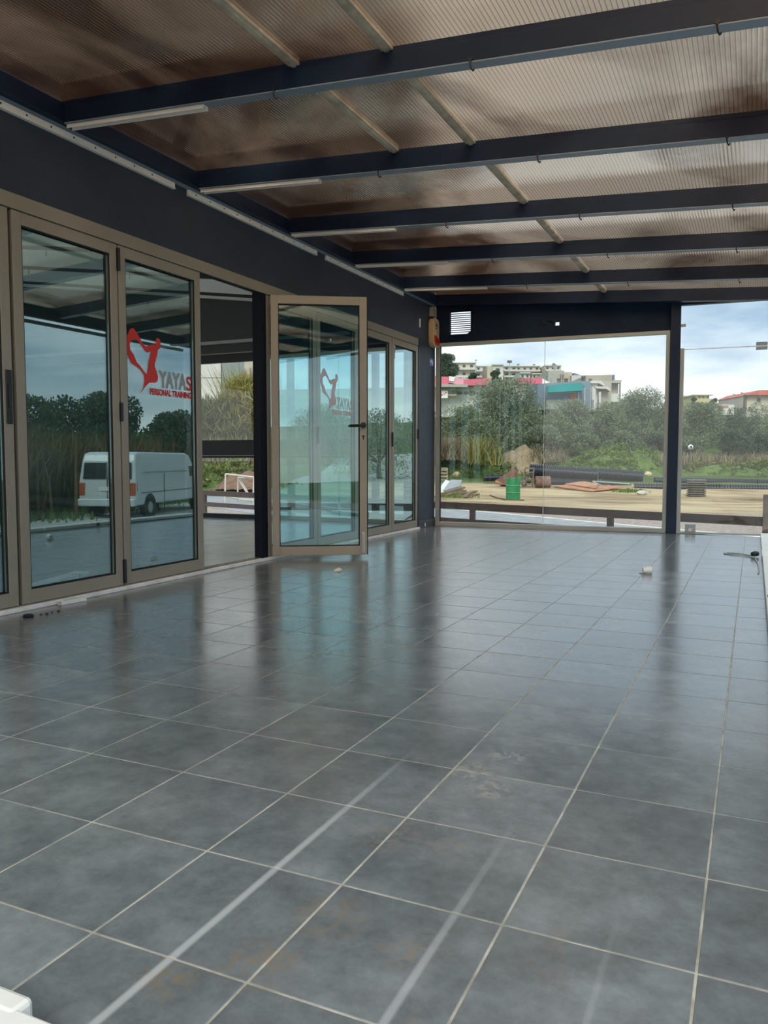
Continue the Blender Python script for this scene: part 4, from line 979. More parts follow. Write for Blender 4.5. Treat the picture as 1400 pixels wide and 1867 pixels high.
# ------------------------------------------------------------------ vegetation
M_olive = leafmat('olive_leaves', (.115, .15, .082), (.34, .395, .255), .3)
M_olive2 = leafmat('grey_olive_leaves', (.135, .168, .110), (.385, .43, .305), .3)
M_dark = leafmat('dark_evergreen_leaves', (.055, .088, .060), (.17, .22, .15), .3)
M_grass = leafmat('fresh_grass', (.085, .145, .030), (.25, .34, .095), .3)
M_mixgr = leafmat('mixed_weeds', (.10, .135, .035), (.30, .33, .13), .3)
M_drygr = leafmat('dry_grass', (.20, .165, .10), (.44, .37, .25), .3)
M_reed = leafmat('reed_leaves', (.17, .17, .045), (.46, .40, .14), .3)
M_reedg = leafmat('green_reed_leaves', (.075, .09, .03), (.23, .25, .11), .3)
M_bark = mat('grey_bark', (.12, .10, .08), .9, noise=.3, nscale=8)
def leaf_cloud(centers, radii, n, size, aspect=.28, rg=RNG, up=.15):
    """n four-cornered leaf sprays spread over the blobs' outer shells"""
    k = len(centers); w = radii.max(1) ** 2; ci = rg.choice(k, n, p=w / w.sum())
    d = rg.normal(size=(n, 3)); d /= np.linalg.norm(d, axis=1)[:, None]
    rr_ = rg.uniform(.45, 1.05, n) ** .6
    c = centers[ci] + d * radii[ci] * rr_[:, None]
    a = rg.normal(size=(n, 3)) + d * 1.2 + np.array([0, 0, up * 3]); a /= np.linalg.norm(a, axis=1)[:, None]
    b = np.cross(a, rg.normal(size=(n, 3))); b /= np.linalg.norm(b, axis=1)[:, None]
    L = size * rg.uniform(.6, 1.4, n)[:, None]; wd = L * aspect
    v = np.stack([c - a * L * .5, c + b * wd * .5, c + a * L * .5, c - b * wd * .5], 1).reshape(-1, 3)
    f = np.arange(4 * n).reshape(n, 4)
    return v, f
def tree(name, label, base, width, height, m, n=5200, size=.24, trunk=.16, group='olive trees beyond the yard', lean=0, low=.06, blobs=26, seed=None, thick=None, aspect=.28):
    rg = np.random.default_rng(seed if seed is not None else int(abs(base[0] * 97 + base[1] * 31)) % 10000)
    root = empty(name, base, label, 'tree', group)
    cs = []; rs = []
    th = thick or width * .8
    for i in range(blobs):
        t = rg.uniform(low, .92); prof = math.sin(pi * min(1, (t - low) / (1.02 - low) * .78 + .2)) ** .7
        an = rg.uniform(0, 2 * pi); q = math.sqrt(rg.uniform(0, 1)) * prof * .62
        r = rg.uniform(.14, .24) * min(width, height * 1.1)
        r = min(r, (1.0 - t) * height * .9 + .12 * height)
        cs.append((math.cos(an) * q * width * .62, math.sin(an) * q * th * .62, min(t * height, height - r * .8))); rs.append((r, r, r * .85))
    cs = np.array(cs); rs = np.array(rs)
    c, s = math.cos(YAW), math.sin(YAW)
    cw = np.stack([base[0] + cs[:, 0] * c - cs[:, 1] * s, base[1] + cs[:, 0] * s + cs[:, 1] * c, base[2] + cs[:, 2]], 1)
    v, f = leaf_cloud(cw, rs, int(n * 3.6), size * .62, aspect, rg=rg)
    rawmesh('crown', v, f, m, root)
    tb = MB(); b0 = np.array(base, float)
    fork = b0 + [rg.uniform(-.1, .1), rg.uniform(-.1, .1), height * .25]
    tb.tube([b0 - [0, 0, .2], (b0 + fork) / 2 + [.05, 0, 0], fork], [trunk * 1.3, trunk, trunk * .8], 8)
    for i in rg.choice(len(cw), min(6, len(cw)), replace=False):
        tb.tube([fork - [0, 0, .05], (fork + cw[i]) / 2 + rg.uniform(-.15, .15, 3), cw[i]], [trunk * .55, trunk * .35, trunk * .15], 6)
    tb.build('trunk', M_bark, root)
    return root
def ptree(px, top, base_py, dep, wpx, m, label, name='olive_tree', **k):
    sc = dep / F; b = P(px, base_py, dep); t = P(px, top, dep)
    g = b.copy(); g[2] = min(b[2], float(tz(b[0], b[1])))
    return tree(name, label, g, wpx * sc, t[2] - g[2], m, **k)
ptree(925, 688, 835, 54, 185, M_olive2, 'biggest grey olive tree, centred behind the green barrel', n=9500, blobs=38, size=.27)
ptree(835, 742, 838, 52, 110, M_olive, 'olive tree at the left edge of the end window', n=4500)
ptree(1035, 728, 838, 55, 105, M_olive2, 'olive tree just right of the slim glass joint', n=5000)
ptree(1105, 733, 836, 57, 100, M_olive, 'olive tree below the tan modern building', n=5000)
ptree(1172, 706, 838, 58, 110, M_olive2, 'tall olive tree with pointed top left of the navy post', n=6500, blobs=32)
ptree(1225, 728, 838, 56, 70, M_olive, 'olive tree standing directly behind the navy post', n=3000)
ptree(1282, 733, 838, 54, 105, M_olive, 'brownish olive tree just right of the navy post', n=6000, blobs=32)
ptree(1345, 742, 838, 60, 100, M_dark, 'dark evergreen tree behind the right window pane', n=5200, name='evergreen_tree')
ptree(1390, 732, 838, 66, 90, M_olive2, 'olive tree at the far right under the red roofed house', n=4500)
ptree(1430, 745, 838, 56, 110, M_olive, 'olive tree at the right picture edge', n=4200)
ptree(1335, 782, 842, 50, 80, M_dark, 'rounded green bush before the dark evergreen', name='round_bush', n=3600, group='bushes on the bank')
ptree(1390, 790, 842, 50, 60, M_dark, 'low green bush at the right edge of the bank', name='round_bush', n=2600, group='bushes on the bank')
ptree(880, 760, 842, 50, 90, M_olive, 'dark lower olive tree in front of the biggest one', n=3600)
ptree(990, 775, 838, 51, 90, M_olive2, 'low olive bush right of the bare earth slip', n=3200, name='olive_bush')
ptree(1008, 748, 838, 53, 90, M_olive, 'olive bush filling the gap below the teal awning', n=3600, name='olive_bush')
ptree(1060, 790, 836, 53, 90, M_olive, 'low olive bush above the large pipes', n=3000, name='olive_bush')
ptree(1135, 785, 834, 54, 90, M_olive, 'low olive bush above the green mound', n=3000, name='olive_bush')
ptree(1200, 790, 836, 53, 70, M_dark, 'low dark bush beside the foot of the navy post', n=2200, name='olive_bush')
ptree(1260, 795, 838, 51, 60, M_olive, 'low olive bush under the white globe', n=2200, name='olive_bush')
# green mound
def mound(name, px0, px1, top, base, dep, m, label, thick=5, rough=.04, power=.8):
    sc = dep / F; a = P((px0 + px1) / 2, base, dep); wdt = (px1 - px0) * sc; hgt = (base - top) * sc; vs = []; fs = []; nx_, ny_ = 24, 12
    rg = np.random.default_rng(int(px0))
    for j in range(ny_ + 1):
        for i in range(nx_ + 1):
            u = i / nx_ * 2 - 1; v = j / ny_ * 2 - 1; rr2 = min(1, u * u + v * v); z = hgt * (1 - rr2) ** power * (1 + .12 * math.sin(u * 9 + v * 5)) + rg.uniform(-rough, rough)
            vs.append(a + RT * u * wdt / 2 + np.array([-sy_, cy_, 0]) * v * thick / 2 + [0, 0, max(z, 0) - .25])
    for j in range(ny_):
        for i in range(nx_): q = j * (nx_ + 1) + i; fs.append((q, q + 1, q + nx_ + 2, q + nx_ + 1))
    o = MB().add(vs, fs).build(name, m, smooth=True); tag(o, label, 'mound', kind='structure'); return np.array(vs), hgt
M_turf = mat('turf', (.13, .20, .045), .95, color2=(.06, .10, .025), nscale=2.5)
mv1, _ = mound('grass_mound', 1010, 1245, 818, 872, 49, M_turf, 'bright green grassy mound behind the large pipes')
mv2, _ = mound('grass_mound', 1215, 1480, 838, 878, 47, M_turf, 'low green bank behind the right window pane')
mv3, _ = mound('grass_mound', 740, 965, 832, 876, 49.5, M_turf, 'low green bank at the left of the yard')
mound('earth_slip', 885, 1010, 808, 858, 50.5, mat('dry_earth', (.33, .25, .155), .95, color2=(.22, .17, .10), nscale=4, bump=.5, bscale=6), 'bare tan earth slip in the bank behind the rusty bucket', 5, .06, 1.5)
def tufts(name, pts, hmin, hmax, n, m, label, cat='grass', spread=.25, width=.03, bend=.35, kind='stuff'):
    rg = RNG; k = rg.integers(0, len(pts), n); b = pts[k] + np.stack([rg.normal(0, spread, n), rg.normal(0, spread, n), np.zeros(n)], 1)
    hgt = rg.uniform(hmin, hmax, n); an = rg.uniform(0, 2 * pi, n); dx = np.stack([np.cos(an), np.sin(an), np.zeros(n)], 1)
    sd = np.stack([-np.sin(an + rg.uniform(-1, 1, n)), np.cos(an), np.zeros(n)], 1)
    w = (width * rg.uniform(.6, 1.4, n))[:, None]; bd = (hgt * bend * rg.uniform(0, 1.3, n))[:, None]; hh = hgt[:, None]; z = np.array([0, 0, 1.])
    m1 = b + dx * bd * .3 + z * hh * .55; tpt = b + dx * bd + z * hh * .95
    v = np.stack([b - sd * w, b + sd * w, m1 + sd * w * .7, m1 - sd * w * .7, tpt], 1).reshape(-1, 3)
    o5 = np.arange(n)[:, None] * 5
    f = np.concatenate([o5 + np.array([[0, 1, 2]]), o5 + np.array([[0, 2, 3]]), o5 + np.array([[3, 2, 4]])], 0)
    o = rawmesh(name, v, f, m, kind=kind); tag(o, label, cat); return o
def herbs(name, pts, n, m, label, size=.17, hgt=.28):
    rg = RNG; k = rg.integers(0, len(pts), n); sp_ = .35
    clump = pts[rg.integers(0, len(pts), max(8, n // 40))] + np.stack([rg.normal(0, .3, max(8, n // 40)), rg.normal(0, .3, max(8, n // 40)), rg.uniform(-.05, hgt, max(8, n // 40))], 1)
    r_ = rg.uniform(.12, .34, len(clump)); v, f = leaf_cloud(clump, np.stack([r_ * 1.4, r_ * 1.4, r_ * .7], 1), n, size, .5)
    o = rawmesh(name, v, f, m, kind='stuff'); tag(o, label, 'grass'); return o
def surf(mv): return mv[mv[:, 2] > mv[:, 2].min() + .05]
herbs('grass', surf(mv1), 9000, M_grass, 'fresh green grass and weeds covering the mound')
herbs('grass', surf(mv2), 7000, M_mixgr, 'mixed grass on the low right bank', hgt=.2)
herbs('grass', surf(mv3), 8000, M_mixgr, 'weedy grass on the low left bank', hgt=.2)
def band(px0, px1, py, dep, n, jd=1.5):
    q = []; cl = [random.uniform(px0, px1) for _ in range(max(4, n // 9))]
    for i in range(n):
        d = dep + random.uniform(-jd, jd); x = random.choice(cl) + random.gauss(0, (px1 - px0) * .05); p = P(x, py + random.uniform(-6, 6), d); p[2] = max(float(tz(p[0], p[1])), p[2]) if False else p[2]; q.append(p)
    return np.array(q)
tufts('dry_grass', band(795, 880, 834, 48.5, 90), .3, 1.5, 2200, M_drygr, 'tall dry pale grass at the left under the olives', 'dry grass', bend=1.1, width=.018)
tufts('dry_grass', band(965, 1040, 838, 50.5, 60), .2, .9, 1100, M_drygr, 'dry pale grass between the earth slip and the mound', 'dry grass', bend=.9, width=.018)
tufts('dry_grass', band(1300, 1440, 850, 48.5, 90), .2, .9, 2400, M_drygr, 'pinkish dry grass on the right bank', 'dry grass', bend=.8, width=.018)
tufts('dry_grass', band(1190, 1290, 846, 49, 60), .2, .8, 900, M_drygr, 'dry grass around the foot of the navy post view', 'dry grass', bend=.4, width=.025)
tufts('reed_clump', band(862, 905, 842, 46.5, 14, .5), .9, 1.9, 170, M_reed, 'yellow drooping canes before the biggest olive tree', 'reeds', bend=.8, width=.035, kind=None)
tufts('grass', np.array([G(x, y) for x, y in [(800 + i * 4, 905 + random.uniform(-2, 3)) for i in range(14)]]), .05, .16, 500, M_grass, 'short grass at the foot of the pale slabs', width=.02)
tufts('grass', np.array([G(x, y) for x, y in [(1135 + i * 2, 897 + random.uniform(-1, 1)) for i in range(14)]]), .05, .2, 400, M_grass, 'short grass beside the flat white rock', width=.02)

# white globe on a stalk
gp = P(1259, 815, 44)
gl_ = empty('globe_lamp', (gp[0], gp[1], float(tz(gp[0], gp[1]))), 'small white globe with dark opening on a thin stalk before the olives', 'lamp')
MB().lathe(gp - [0, 0, .14], gp + [0, 0, .14], [(0, .03), (.1, .085), (.3, .13), (.5, .14), (.7, .13), (.9, .085), (1, .03)], 16).build('globe', M_white, gl_, smooth=True)
q = gp - FW * .125 - RT * .03; MB().cyl(q, q - FW * .03, .06, 12).build('dark_opening', M_black, gl_)
MB().cyl((gp[0], gp[1], float(tz(gp[0], gp[1])) - .1), gp - [0, 0, .12], .014, 8).build('stalk', M_bark, gl_)

# ------------------------------------------------------------------ buildings on the hill (frame: x = right, y = away, scaled at true depth)
class Bld:
    def __init__(s, name, label, cat, px, py, dep, group=None):
        s.d = dep; s.k = dep / F; s.px = px; s.p = P(px, py, dep); s.py = py
        s.root = empty(name, s.p, label, cat, group, rz=YAW)
    def X(s, px): return (px - s.px) * s.k
    def Z(s, py): return (s.py - py) * s.k
    def box(s, name, m, x0, x1, y0, y1, d0=0, d1=6, parent=None):      # px rect, y0 top
        return MB().box(s.X(x0), s.X(x1), d0, d1, s.Z(y1), s.Z(y0)).build(name, m, parent or s.root, False)
    def poly(s, name, m, pts, d0, d1, parent=None):
        return MB().prism([(s.X(x), s.Z(y)) for x, y in pts][::-1], (0, d1, 0), (1, 0, 0), (0, 0, 1), (0, d0 - d1, 0)).build(name, m, parent or s.root, False)
    def win(s, x0, x1, y0, y1, d=0, m=None):
        w = MB().box(s.X(x0), s.X(x1), d - .08, d + .02, s.Z(y1), s.Z(y0)).build('window', M_winframe, s.root, False)
        t = .12 * (y1 - y0)
        MB().box(s.X(x0 + t), s.X(x1 - t), d - .11, d - .08, s.Z(y1 - t), s.Z(y0 + t)).build('pane', m or M_winglass, w, False)
M_winframe = mat('window_frame_pale', (.42, .40, .36), .6); M_winglass = mat('far_window_glass', (.06, .075, .085), .15)
M_pink = mat('pink_fascia', (.66, .16, .22), .6, noise=.06); M_rose = mat('rose_panel', (.74, .36, .42), .6)
M_bw = mat('building_white', (.60, .59, .55), .75, noise=.06, nscale=.3); M_beige = mat('building_beige', (.56, .50, .40), .8, noise=.08, nscale=.3)
M_tan = mat('building_tan', (.42, .38, .32), .8, noise=.04, nscale=.3); M_cladblue = mat('blue_grey_cladding', (.17, .23, .29), .6)
M_teal = mat('teal_awning', (.0, .27, .27), .6, noise=.1, nscale=.5); M_conc2 = mat('pale_concrete', (.42, .41, .36), .85, noise=.1, nscale=.5)
M_rooftile = mat('red_roof_tiles', (.50, .14, .11), .8, noise=.15, nscale=1)
M_yellow = mat('yellow_render', (.52, .45, .24), .8)

b = Bld('pink_shop', 'low shop with bright pink and rose fascia left of the olives', 'building', 840, 760, 92)
b.box('hall', M_bw, 780, 935, 704, 760, .8, 16)
b.box('canopy_roof', M_conc2, 780, 850, 703, 708, -1.2, 1)
b.box('pink_fascia', M_pink, 780, 817.5, 688, 702, -.2, .8)
b.poly('rose_fascia', M_rose, [(817.5, 688), (844, 692), (844, 704.5), (817.5, 699)], -.4, .8)
b.poly('pink_side_fascia', M_pink, [(844, 694), (890, 690.5), (890, 703), (844, 704.5)], -.35, .8)
b.poly('white_emblem', M_white, [(818, 688), (829, 689), (826, 697), (818, 696)], -.55, -.4)
b.poly('hipped_roof', M_conc2, [(836, 692), (846, 687), (860, 692.5)], .8, 10)
b.box('sign_board', M_white, 801, 815.5, 713.5, 727, -.6, -.4)
sg = MB()
for (x0, x1, y0, y1) in ((803, 804.3, 717, 722), (804, 806.5, 720.6, 722), (808, 810, 719, 720.5), (811, 813, 716, 718)): sg.box(b.X(x0), b.X(x1), -.66, -.6, b.Z(y1), b.Z(y0))
sg.build('sign_marks', M_red, b.root, False)
b.box('yellow_band', M_yellow, 816, 832, 719, 722.5, -.3, .8); b.box('door', M_oldwood, 825, 832, 711, 719, .6, .85)
for x in (834, 846, 858): b.win(x, x + 10, 713, 719, .8)

b = Bld('pink_annex', 'pink fronted annex showing right of the biggest olive top', 'building', 970, 720, 96)
b.box('annex_wall', M_bw, 930, 1000, 699, 730, .5, 10); b.box('pink_front', M_pink, 944, 988, 689.5, 700, 0, .6)
b.poly('white_gable', M_white, [(988, 690), (1003, 698), (988, 700)], .1, 6)

b = Bld('teal_awning_house', 'blue grey house with big teal awning behind the glass joint', 'house', 1030, 745, 88)
b.poly('clad_wall', M_cladblue, [(982, 700), (1078, 694), (1078, 746), (982, 746)], .6, 9)
b.box('clad_base', M_cladblue, 1000, 1056, 716, 730, .4, .7)
b.poly('awning', M_teal, [(994, 706), (1053, 700.5), (1054, 715), (994, 718)], -1.6, -.2)
b.poly('awning_side', M_teal, [(1053, 700.5), (1063, 708), (1055, 711), (1053, 712)], -1.2, .4)
b.box('orange_door', mat('orange_wood', (.50, .20, .08), .6), 1039, 1051, 718, 730, .25, .45)
b.box('terrace_wall', M_conc2, 998, 1058, 729.5, 746, -.3, .6)
for x in (1052.5, 1063): b.box('awning_post', M_bw, x, x + 1.4, 706, 746, -.4, -.3)
for x in range(1058, 1080, 3): b.box('railing_bar', M_cladblue, x, x + .7, 731, 746, -.3, -.25)
b.box('railing_top', M_cladblue, 1057, 1081, 730, 731, -.32, -.23)

b = Bld('tan_modern_house', 'flat roofed tan modern house with white entrance canopies', 'house', 1110, 745, 95)
b.poly('tan_block', M_tan, [(1076, 682), (1123.5, 680.5), (1123.5, 748), (1076, 748)], 2.2, 12)
b.box('right_wing', M_tan, 1123.5, 1142, 694, 748, 3.5, 12)
b.box('wing_parapet', M_conc2, 1123.5, 1143.5, 690, 695, 2.6, 12); b.box('wing_terrace', M_bw, 1125, 1141, 714.5, 730, 2.8, 3.6); b.box('wing_post', M_tan, 1141, 1143, 694, 730, 2.6, 3)
b.box('chimney', M_cladblue, 1138, 1141.5, 676, 690, 5, 5.5)
b.poly('upper_canopy', M_bw, [(1077, 693), (1100, 693), (1107, 699), (1106.5, 702), (1098, 697.5), (1077, 697.5)], 1.4, 2.4)
b.poly('lower_canopy', M_bw, [(1087, 703.5), (1112, 703.5), (1118, 709), (1117, 712), (1110, 708), (1091, 707)], 1.2, 2.4)
b.box('white_pier', M_bw, 1084.5, 1091, 704, 745, 1.3, 1.7); b.box('white_pier', M_bw, 1097, 1101, 713, 743, 1.4, 1.7); b.box('entrance_wall', M_bw, 1077, 1097, 698, 748, 1.9, 2.3)
b.box('flue', M_greyrust, 1072, 1073.6, 681, 696, 3, 3.4); b.box('flue', M_greyrust, 1076, 1077.6, 681, 696, 3, 3.4)
b.box('house_number_plate', M_greyrust, 1081, 1087, 688, 691.5, 2.1, 2.22)
for x in (1080, 1082, 1091): b.box('gate_bar', M_black, x, x + .8, 729, 745, .2, .3)

b = Bld('pale_flat_house', 'pale grey flat roofed house behind the teal awning', 'house', 1030, 720, 112)
b.box('main_block', M_conc2, 999, 1028, 676.5, 720, 0, 12); b.box('link_block', M_beige, 1028, 1047, 677, 720, 1.5, 12); b.box('right_block', M_bw, 1043, 1076, 684, 720, .5, 10)
b.win(1014, 1022, 690, 697, 0); b.win(1030.5, 1040, 688, 696, 1.5)
for x in (1021, 1025): b.box('vent_pipe', M_greyrust, x, x + 1, 683, 697, -.15, 0)
b.poly('roof_wedge', M_cladblue, [(1048.5, 679), (1062, 683.5), (1048.5, 683.5)], 1, 4)
b.box('wall_pipe', M_alu, 1004, 1005, 688, 700, -.15, 0)

dish = Bld('satellite_dish', 'round mesh satellite dish on the pale roof', 'dish', 1011, 676, 118)
c = dish.p + np.array([0, 0, .65]); nr = -FW * .8 + RT * .5 + UP * .3; nr /= np.linalg.norm(nr)
MB().lathe(c - nr * .18, c, [(0, .05), (.15, .2), (.5, .38), (1, .52), (1, .50), (.55, .36), (.2, .18)], 18, cap=(True, False)).build('reflector', mat('grey_mesh', (.30, .29, .28), .7), None)
_r = bpy.data.objects['reflector']; _r.parent = dish.root; _r.matrix_parent_inverse = dish.root.matrix_world.inverted()
bpy.context.view_layer.update(); _r.matrix_parent_inverse = dish.root.matrix_world.inverted()
dish.box('mast', M_alu, 1010.5, 1011.5, 667, 680, -.05, .05)

def flats(name, label, px0, px1, top, base, dep, m, floors, cols, group='hillside apartment blocks', balc=True, depth=9):
    b = Bld(name, label, 'building', (px0 + px1) / 2, base, dep, group)
    b.box('wall', m, px0, px1, top, base + 14, 0, depth)
    b.box('parapet', M_bw, px0 - .5, px1 + .5, top - 1.0, top + .8, -.4, depth)
    fh = (base - top) / floors
    for f in range(floors):
        y = top + fh * f
        if balc: b.box('balcony', M_bw, px0 + .6, px1 - .6, y + fh * .66, y + fh * .95, -1.1, -.0)
        for c in range(cols):
            cw = (px1 - px0) / cols; x = px0 + cw * c; b.win(x + cw * .25, x + cw * .72, y + fh * .22, y + fh * .66, 0)
    return b
f1 = flats('hill_flats', 'beige stepped apartment block beside the dark tree', 826, 866, 662, 690, 168, M_beige, 2, 3)
f1.box('upper_storey', M_beige, 829, 848, 659, 663, 2, 8); f1.box('roof_awning', M_oldwood, 845, 856, 661.5, 663, 1, 6)
flats('hill_flats', 'cream apartment block between two thin poles', 867, 888, 668, 690, 178, M_bw, 2, 2)
b = flats('hill_flats', 'tall plain white gable block on the hilltop', 898, 917, 665.5, 690, 165, M_bw, 1, 1, balc=False)
b.box('beige_side', M_beige, 889, 898, 667, 704, .5, 9)
flats('hill_flats', 'white block with shaded balconies right of the lamp mast', 917, 943, 668, 689, 170, M_beige, 2, 2)
flats('hill_flats', 'long cream block with brown balconies on the hilltop', 940, 984, 668, 690, 176, M_beige, 2, 4)
flats('hill_flats', 'small white house below the long cream block', 948, 966, 680.5, 692, 150, M_bw, 1, 2, balc=False)
flats('hill_flats', 'small white house left of the pale flat house', 970, 986, 682, 692, 150, M_bw, 1, 2, balc=False)
flats('hill_flats', 'beige block behind the satellite dish', 993, 1022, 667, 690, 172, M_beige, 2, 3)
for x, y, lb in ((946, 664, 'dark roof tank on the long cream block, left one'), (975, 664.5, 'dark roof tank on the long cream block, right one')):
    b = Bld('roof_tank', lb, 'tank', x, y + 3.5, 177, 'roof water tanks'); MB().cyl((b.X(x - 2), 1, b.Z(y)), (b.X(x + 2), 1, b.Z(y)), .22, 10).build('tank', M_cladblue, b.root, False); b.box('stand', M_greyrust, x - 1.5, x + 1.5, y + 1, y + 4.5, .8, 1.2)
# masts
for (x, y0, y1, dep, w, lb, head) in ((867.5, 656, 692, 140, 1.6, 'thin pale mast before the hillside flats', False), (928.5, 659, 694, 120, 1.8, 'floodlight mast with square head above the biggest olive', True), (1337, 718, 738, 150, .8, 'distant telegraph pole with short crossarm', False), (1352, 717, 736, 130, 1.1, 'distant lamp pole beside the red roofed house', True)):
    b = Bld('mast', lb, 'mast', x, y1, dep, 'masts')
    MB().cyl((0, 0, -4), (0, 0, b.Z(y0)), w / 2 * b.k, 8, r2=w / 3 * b.k).build('pole', M_alu, b.root, False)
    if head: b.box('lamp_head', M_greyrust, x - 3 * (w > 1.5) - 1, x + 3 * (w > 1.5) + 1, y0 - 1, y0 + 3, -.2, .2)
    else: b.box('crossarm', M_greyrust, x - 2.4, x + 2.4, y0 + 1, y0 + 1.8, -.08, .08)
# houses on the right horizon
b = Bld('red_roof_house', 'cream house with red hipped roof at the right edge', 'house', 1385, 750, 120)
b.box('wall', M_beige, 1360, 1430, 720, 760, 0, 10)
b.poly('hipped_roof', M_rooftile, [(1357, 721.5), (1379, 712.5), (1425, 712.5), (1440, 721.5)], -.8, 10.5); b.box('drain_pipe', M_greyrust, 1356.5, 1360, 720, 745, -.2, .3)
b.win(1378, 1386, 725, 734, 0)
b = Bld('yellow_house', 'pale yellow house with flat roofs right of the navy post', 'house', 1285, 745, 160)
b.box('upper_floor', M_yellow, 1271, 1296, 720, 727, 1, 8); b.box('lower_floor', M_yellow, 1262, 1306, 727, 750, 0, 9); b.box('roof_slab', M_bw, 1266, 1302, 719, 720.5, .4, 9)
for x in (1276, 1283, 1291): b.win(x, x + 4, 721.5, 726, 1)
b = Bld('white_house', 'low white house at the left of the yellow house', 'house', 1250, 745, 170)
b.box('wall', M_bw, 1240, 1262, 724, 750, 0, 8); b.win(1246, 1252, 728, 734, 0); b.box('roof_slab', M_cladblue, 1241, 1260, 721.5, 724, .4, 7)
b = Bld('coral_house', 'low house with coral band among the right hand trees', 'house', 1315, 750, 120)
b.box('wall', M_bw, 1297, 1338, 738, 756, 0, 8); b.box('coral_band', mat('coral_paint', (.55, .20, .14), .7), 1298, 1327, 739, 743, -.1, 0); b.box('roof', M_cladblue, 1300, 1336, 736, 738, .3, 7)
b = Bld('small_white_house', 'tiny white house on the horizon left of the navy post', 'house', 1163, 745, 200)
b.box('wall', M_bw, 1155, 1176, 720, 750, 0, 8); b.win(1159, 1163, 722, 726, 0); b.win(1167, 1171, 722, 726, 0)
# trees between the houses
def htree(px, top, base, dep, w, m, label, **k):
    sc = dep / F; bb = P(px, base, dep); t = P(px, top, dep)
    return tree('hill_tree', label, bb, w * sc, t[2] - bb[2], m, group='trees among the hillside houses', **k)
htree(812, 646, 700, 110, 48, M_dark, 'tall dark tree at the left edge above the pink shop', n=3600, size=.5, low=.05)
htree(903, 676, 704, 105, 22, M_dark, 'round dark tree above the biggest olive crown', n=1500, size=.4, low=.1, blobs=14)
htree(862, 680, 702, 120, 22, M_dark, 'dark shrub between the pink shop and the flats', n=1200, size=.4, low=.1, blobs=12)
htree(1150, 718, 745, 150, 16, M_dark, 'small dark tree at the right of the tan house', n=900, size=.45, low=.1, blobs=10)
htree(1301, 726, 750, 140, 20, M_dark, 'dark tree at the right of the yellow house', n=1000, size=.5, low=.1, blobs=10)
htree(1318, 730, 752, 190, 30, M_dark, 'dark blue trees behind the coral house', n=1200, size=.7, low=.1, blobs=12)
htree(1264, 722, 748, 130, 14, M_dark, 'dark tree between the white and yellow houses', n=800, size=.45, low=.1, blobs=10)

# ------------------------------------------------------------------ seen through the open doorway (left of the terrace)
a0 = G(436, 918); dpa = depth_of(a0)
af = empty('pavement_stand', a0, 'empty white A-frame stand on the road beyond the railing', 'stand', 'none')
del af['group']
def A_(px, py, dd=0): return P(px, py, dpa + dd)
M_af = mat('cream_tube', (.62, .57, .47), .5)
for a, c, da, dc in (((410, 917), (411, 864), 0, 0), ((411, 864), (463, 870), 0, 0), ((463, 870), (461, 919), 0, 0), ((433, 920), (434, 871), .5, .2), ((434, 871), (463, 870.5), .2, 0), ((434, 873), (458, 911), .2, .3), ((437, 873), (459, 911), .25, .35),
                     ((410, 905), (433, 909), 0, .4), ((437, 910), (459, 912), .4, 0), ((410, 917), (413, 917), 0, .3)):
    MB().tube([A_(*a, da), A_(*c, dc)], .032, 8).build('stand_bar', M_af, af)
for px in (409, 460): MB().lathe(A_(px - 3, 918, .1), A_(px + 3, 918, .1), [(0, .05), (.2, .08), (.8, .08), (1, .05)], 10).build('foot', M_greyrust, af)
mound('earth_heap', 395, 500, 851, 880, 37, mat('red_brown_earth', (.26, .15, .10), .95, color2=(.15, .09, .06), nscale=3, bump=.4, bscale=8), 'heap of reddish brown earth behind the white stand', 4)
mv4, _ = mound('grass_mound', 340, 470, 838, 885, 39, M_turf, 'green weedy rise left of the earth heap')
herbs('grass', surf(mv4), 5000, M_mixgr, 'bright weeds in front of the reeds')
def reed_row(label, px0, px1, base, dep, hmin, hmax, n, m, jd=1.2, name='reed_stand', w=.05):
    return tufts(name, band(px0, px1, base, dep, 60, jd), hmin, hmax, n, m, label, 'reeds', bend=.45, width=w, spread=.3)
def reed_cloud(label, px0, px1, py0, py1, dep, n, m, size=.75, aspect=.09, seed=3):
    rg = np.random.default_rng(seed); c = np.array([P(rg.uniform(px0, px1), rg.uniform(py0, py1), dep + rg.uniform(-1, 1)) for _ in range(46)])
    v, f = leaf_cloud(c, np.full((46, 3), 1.0) * rg.uniform(.35, .8, (46, 1)), n, size, aspect, rg, up=.5)
    o = rawmesh('reed_stand', v, f, m, kind='stuff'); tag(o, label, 'reeds'); return o
reed_cloud('golden tangled reed leaves seen through the doorway', 408, 490, 700, 795, 43, 5200, M_reed)
reed_cloud('green tangled reed leaves at the left of the doorway view', 345, 430, 745, 800, 42.5, 4200, M_reedg, seed=5)
reed_row('tall yellow reeds seen through the doorway', 405, 500, 845, 44.5, 2.5, 6.0, 900, M_reed, w=.04)
reed_row('green reeds at the left of the doorway view', 340, 420, 845, 43, 1.2, 3.2, 900, M_reedg)
reed_row('darker green undergrowth below the yellow reeds', 400, 500, 845, 42.5, .8, 2.2, 900, M_reedg)
reed_row('pale dry grass below the reeds', 340, 500, 848, 41, .6, 1.7, 1500, M_drygr, w=.03)
reed_row('yellow reeds seen through the last door leaves', 500, 790, 845, 46, 1.2, 3.6, 4200, M_reedg)
b = Bld('cream_block', 'plain cream building behind the reeds in the doorway', 'building', 385, 850, 62)
b.box('wall', M_bw, 300, 407, 600, 850, 0, 10); b.box('corner_pipe', M_greyrust, 405.5, 407, 600, 850, -.15, 0)
for y in (690, 730): b.box('cladding_joint', M_greyrust, 300, 407, y, y + .5, -.03, 0)
b = Bld('stone_block', 'beige stone building behind the reeds in the doorway', 'building', 450, 850, 75)
